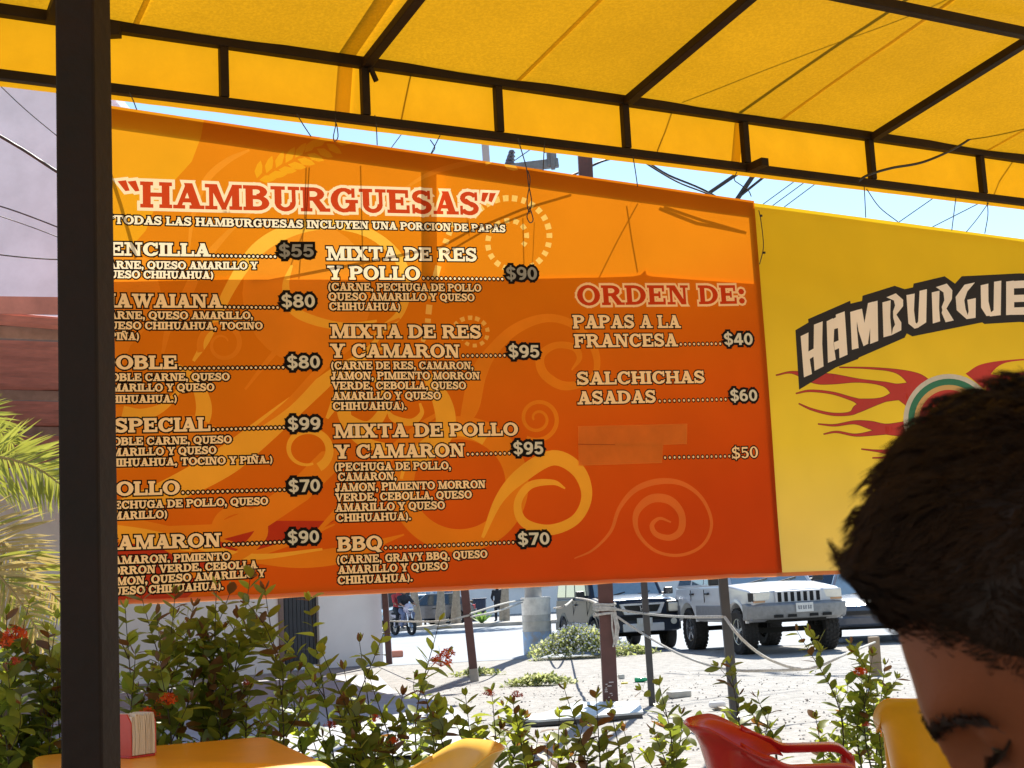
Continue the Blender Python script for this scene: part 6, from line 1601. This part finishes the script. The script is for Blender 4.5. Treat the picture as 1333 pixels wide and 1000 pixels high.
# ================================================================== the bowed diner
def _axes(yaw, pitch, roll):
    fh = Vector((-math.cos(yaw), -math.sin(yaw), 0)); z = Vector((0, 0, 1))
    f, u = fh * math.cos(pitch) - z * math.sin(pitch), fh * math.sin(pitch) + z * math.cos(pitch)
    M = Matrix.Rotation(roll, 3, 'Y'); return M @ f, M @ u
_f, _u = _axes(R_(-11), R_(36), R_(0)); _l = _u.cross(_f).normalized()
HD = Y(1209, 935, .72) - (_f * .099 + _u * .018)
HM = Matrix((_f, _l, _u)).transposed()
def head_pt(th, ph):
    d = Vector((math.sin(th) * math.cos(ph), math.sin(th) * math.sin(ph), math.cos(th)))
    low = smoothstep(.05, -1.0, d.z)
    f, l, u = .097 * d.x, .077 * d.y, .120 * d.z
    l *= 1 - .34 * low; f *= (1 - .10 * low) if d.x > 0 else (1 - .42 * low)
    if d.x > 0: f *= 1 - .06 * smoothstep(.3, .9, d.z)
    p = Vector((f, l, u))
    if d.x > 0:
        gs1 = lambda x, y, r: math.exp(-(((l - x) ** 2 + (u - y) ** 2) / (r * r)))
        k = smoothstep(0, .5, d.x)
        add = .0045 * (gs1(.030, .020, .016) + gs1(-.030, .020, .016) + gs1(.012, .018, .014) + gs1(-.012, .018, .014))
        add -= .0105 * (gs1(.031, -.002, .014) + gs1(-.031, -.002, .014))
        ry = max(0, min(1, (.010 - u) / .050)); add += (.004 + .020 * ry) * math.exp(-(l / (.0075 + .006 * ry)) ** 2) * (1 if u > -.042 else math.exp(-((u + .042) / .006) ** 2)) * smoothstep(.022, .005, u)
        add += .005 * (gs1(.04, -.03, .02) + gs1(-.04, -.03, .02)) + .006 * gs1(0, -.063, .014) - .003 * gs1(0, -.0665, .004) + .004 * gs1(0, -.073, .01) + .008 * gs1(0, -.105, .02)
        p.x += add * k
    return p
def W(p): return HD + HM @ Vector(p)
diner = thing("person", "dark haired person bowed over at the right edge, close to the viewer", "person", (.55, .70, 0))
b = MB(); NT, NP = 90, 120
for i in range(NT + 1):
    for j in range(NP): b.v.append(W(head_pt(math.pi * i / NT, 2 * math.pi * j / NP)))
for i in range(NT):
    for j in range(NP): b.f.append((i * NP + j, (i + 1) * NP + j, (i + 1) * NP + (j + 1) % NP, i * NP + (j + 1) % NP)); b.m.append(0)
for sg in (-1, 1):                              # ears, lowered lids
    b.ball(W((.0737, sg * .031, -.0014)), .0132, n=10)
    M = HM @ Matrix.Rotation(sg * .35, 3, 'Z')
    b.ball(W((-.012, sg * .078, -.012)), (.017, .006, .031), n=8, M=M); b.ball(W((-.004, sg * .080, .004)), (.014, .008, .016), n=6, M=M); b.ball(W((-.004, sg * .076, -.036)), (.009, .006, .011), n=6, M=M)
nk0 = W((-.035, 0, -.06)); fb = Vector((-.87, -.5, 0)); lb = Vector((.5, -.87, 0)); ub = Vector((0, 0, 1))
nb_ = HD + Vector((.15, .10, -.19)); D_ = lambda a, c, d: nb_ + fb * a + lb * c + ub * d
J = dict(head=nk0, neck=nb_, chest=D_(-.06, 0, -.16), waist=D_(-.17, 0, -.36), pelvis=D_(-.20, 0, -.55))
for k, sg in (('l', 1), ('r', -1)):
    J.update({'sh' + k: D_(-.01, sg * .185, -.10), 'el' + k: D_(.14, sg * .24, -.34), 'wr' + k: D_(.36, sg * .12, -.33), 'ha' + k: D_(.43, sg * .08, -.33),
              'hip' + k: D_(-.15, sg * .10, -.57), 'kn' + k: D_(.26, sg * .13, -.56), 'an' + k: D_(.20, sg * .13, 0), 'to' + k: D_(.33, sg * .15, 0)})
    J['an' + k].z = .10; J['to' + k].z = .06
figure(b, J, 1.0, head=False)
o = b.build("body", pm("diner_skin", (.22, .064, .025), .48, spec=.2, var=.12, scale=22, bump=.05, bscale=350), diner, world=True); skin_mesh(o, .0032); o.modifiers['smooth'].iterations = 3
dress(J, diner, pm("navy_shirt", (.03, .04, .07), .85), M_jean, .012)
# eyes, brows and lashes
M_hair = pm("dark_brown_hair", (.028, .0125, .006), .5, var=.45, scale=30, spec=.2)
for sg in (-1, 1):
    b = MB(); b.ball(W((.0735, sg * .031, -.003)), .0118, n=10); e = b.build("eye", pm("eye_white", (.55, .50, .46), .2), diner, world=True, smooth=179)
    b = MB(); b.ball(W((.0800, sg * .032, -.008)), (.0062, .0062, .0062), n=8); b.build("iris", pm("iris_brown", (.02, .011, .006), .1), e, world=True, smooth=179)
    b = MB()
    for k in range(280):
        t = RG.random() ** 1.2; l0 = .004 + .040 * t; u0 = .0105 + .006 * math.sin(t * 2.4) - .006 * t * t + RG.gauss(0, .0022)
        th = math.acos(u0 / .12); f0 = head_pt(th, math.asin(min(.99, l0 / (.077 * math.sin(th))))).x + .0004
        d = Vector((.10, 1.0, .35 - .9 * t)) * .009
        b.tube([W((f0, sg * l0, u0)), W((f0 + .0010, sg * (l0 + d.y * .5), u0 + d.z * .5)), W((f0 - .0005, sg * (l0 + d.y), u0 + d.z))], [.00034, .00028, .0001], 3, cap=False)
    b.build("eyebrow", M_hair, diner, world=True)
    b = MB()
    for k in range(34):
        t = k / 33; l0 = .019 + .025 * t; u0 = -.006 - .004 * math.sin(math.pi * t); f0 = .0865 - .012 * abs(t - .45) - .25 * max(0, t - .5) * .03
        for q in range(2): b.tube([W((f0 - .001, sg * l0, u0 + .001 * q)), W((f0 + .005, sg * (l0 + .001 * (t - .4)), u0 - .003)), W((f0 + .009, sg * (l0 + .005 * (t - .4)), u0 - .003 + .001 * q))], [.0006, .0004, .0001], 3, cap=False)
    b.build("eyelashes", M_hair, diner, world=True)
# hair: a dark under layer and strands combed forward
HL = [(0, .062), (18, .057), (30, .046), (38, .036), (47, .016), (56, .004), (72, -.015), (86, -.022), (96, .020), (112, .0), (130, -.055), (180, -.078)]
def hairline(az):
    for (a, ua), (c, uc) in zip(HL, HL[1:]):
        if az <= c: return ua + (uc - ua) * (az - a) / (c - a)
    return HL[-1][1]
def hair_vol(p):
    """how full the hair is here: high on top and in front, cropped at the sides"""
    az = abs(math.degrees(math.atan2(p.y, p.x))); top = smoothstep(.035, .10, p.z)
    return top, az
b = MB(); NT2, NP2 = 70, 110; idx = {}
for i in range(NT2 + 1):
    for j in range(NP2):
        th, ph = math.pi * .80 * i / NT2, 2 * math.pi * j / NP2
        p = head_pt(th, ph); top, az = hair_vol(p); e = smoothstep(.000, .022, p.z - hairline(az))
        n = Vector((p.x / .0094, p.y / .0059, p.z / .0144)).normalized()
        q = p + n * (-.003 + e * (.0045 + .006 * top * (1 - .5 * smoothstep(-.015, .045, p.x)))); b.v.append(W(q)); idx[(i, j)] = e
for i in range(NT2):
    for j in range(NP2):
        j2 = (j + 1) % NP2
        if max(idx[(i, j)], idx[(i + 1, j)], idx[(i, j2)], idx[(i + 1, j2)]) > 0: b.f.append((i * NP2 + j, (i + 1) * NP2 + j, (i + 1) * NP2 + j2, i * NP2 + j2)); b.m.append(0)
RH = random.Random(5); NS = 26000; roots = []
def nrm_(p): return Vector((p.x / .0094, p.y / .0059, p.z / .0144)).normalized()
while len(roots) < NS:
    z = RH.uniform(-.75, 1); ph = RH.uniform(-math.pi, math.pi)
    if math.sin(ph) < -.75 and RH.random() < .5: continue
    p = head_pt(math.acos(z), ph); top, az = hair_vol(p); m = p.z - hairline(az) + .004 * noise.noise(p * 90)
    if m < -.007 or (m < .006 and RH.random() > ((m + .007) / .013) ** 1.6): continue
    roots.append((p, top, m))
def strand(p, top, m, v):
    """the line of one hair; v = the lock it belongs to"""
    n = nrm_(p); wv = noise.noise(p * 16)
    front = smoothstep(.03, .085, p.x)
    hf = smoothstep(.050, .078, p.x) * smoothstep(.02, .05, p.z)
    L = (.008 + .015 * top * (1 + .25 * smoothstep(.0, .03, p.x) * smoothstep(.075, .05, p.x)) + .011 * hf * (1 + .15 * noise.noise(p * 130))) * smoothstep(-.012, .020, m) * (1 + .15 * wv) * (1 + .14 * v[2])
    c = Vector((1 - .6 * front, 0, 1.0 * front)) if top > .15 or front > .3 else Vector((-.2, 0, -1)); c = (c - n * c.dot(n)); c = c.normalized() if c.length > .12 else Vector()
    side = n.cross(c); c = (c + side * (.40 * v[0] + .45 * wv)).normalized()
    lift = .36 + .30 * top + .22 * front + .13 * v[1]; comb = .80 - .15 * top - .2 * front
    return p + n * (L * .55 * lift) + c * (L * .18 * comb), p + n * (L * .90 * lift) + c * (L * .58 * comb), p + n * (L * 1.0 * lift) + c * (L * 1.05 * comb)
GP = RH.sample(roots, 1100); GV = [(RH.uniform(-1, 1), RH.uniform(-1, 1), RH.uniform(-1, 1)) for _ in GP]
GT = [strand(*g_, v) for g_, v in zip(GP, GV)]
ga = np.array([tuple(g_[0]) for g_ in GP])
for p, top, m in roots:
    i = int(((ga - np.array(tuple(p))) ** 2).sum(1).argmin()); gp, v, (t1, t2, t3) = GP[i][0], GV[i], GT[i]
    e1, e2, e3 = strand(p, top, m, v); L = (e3 - p).length
    jit = lambda k: Vector((RH.gauss(0, k), RH.gauss(0, k), RH.gauss(0, k))) * min(1, L / .02)
    e2 = e2.lerp(t2 + (p - gp) * .7, .30) + jit(.0006); e3 = e3.lerp(t3 + (p - gp) * .5, .42) + jit(.0012)
    n = nrm_(p); r = RH.uniform(.00020, .00032)
    b.tube([W(p - n * .002), W(e1), W(e2), W(e3)], [r, r, r * .8, r * .25], 3, cap=False)
b.build("hair", M_hair, diner, world=True, smooth=179)
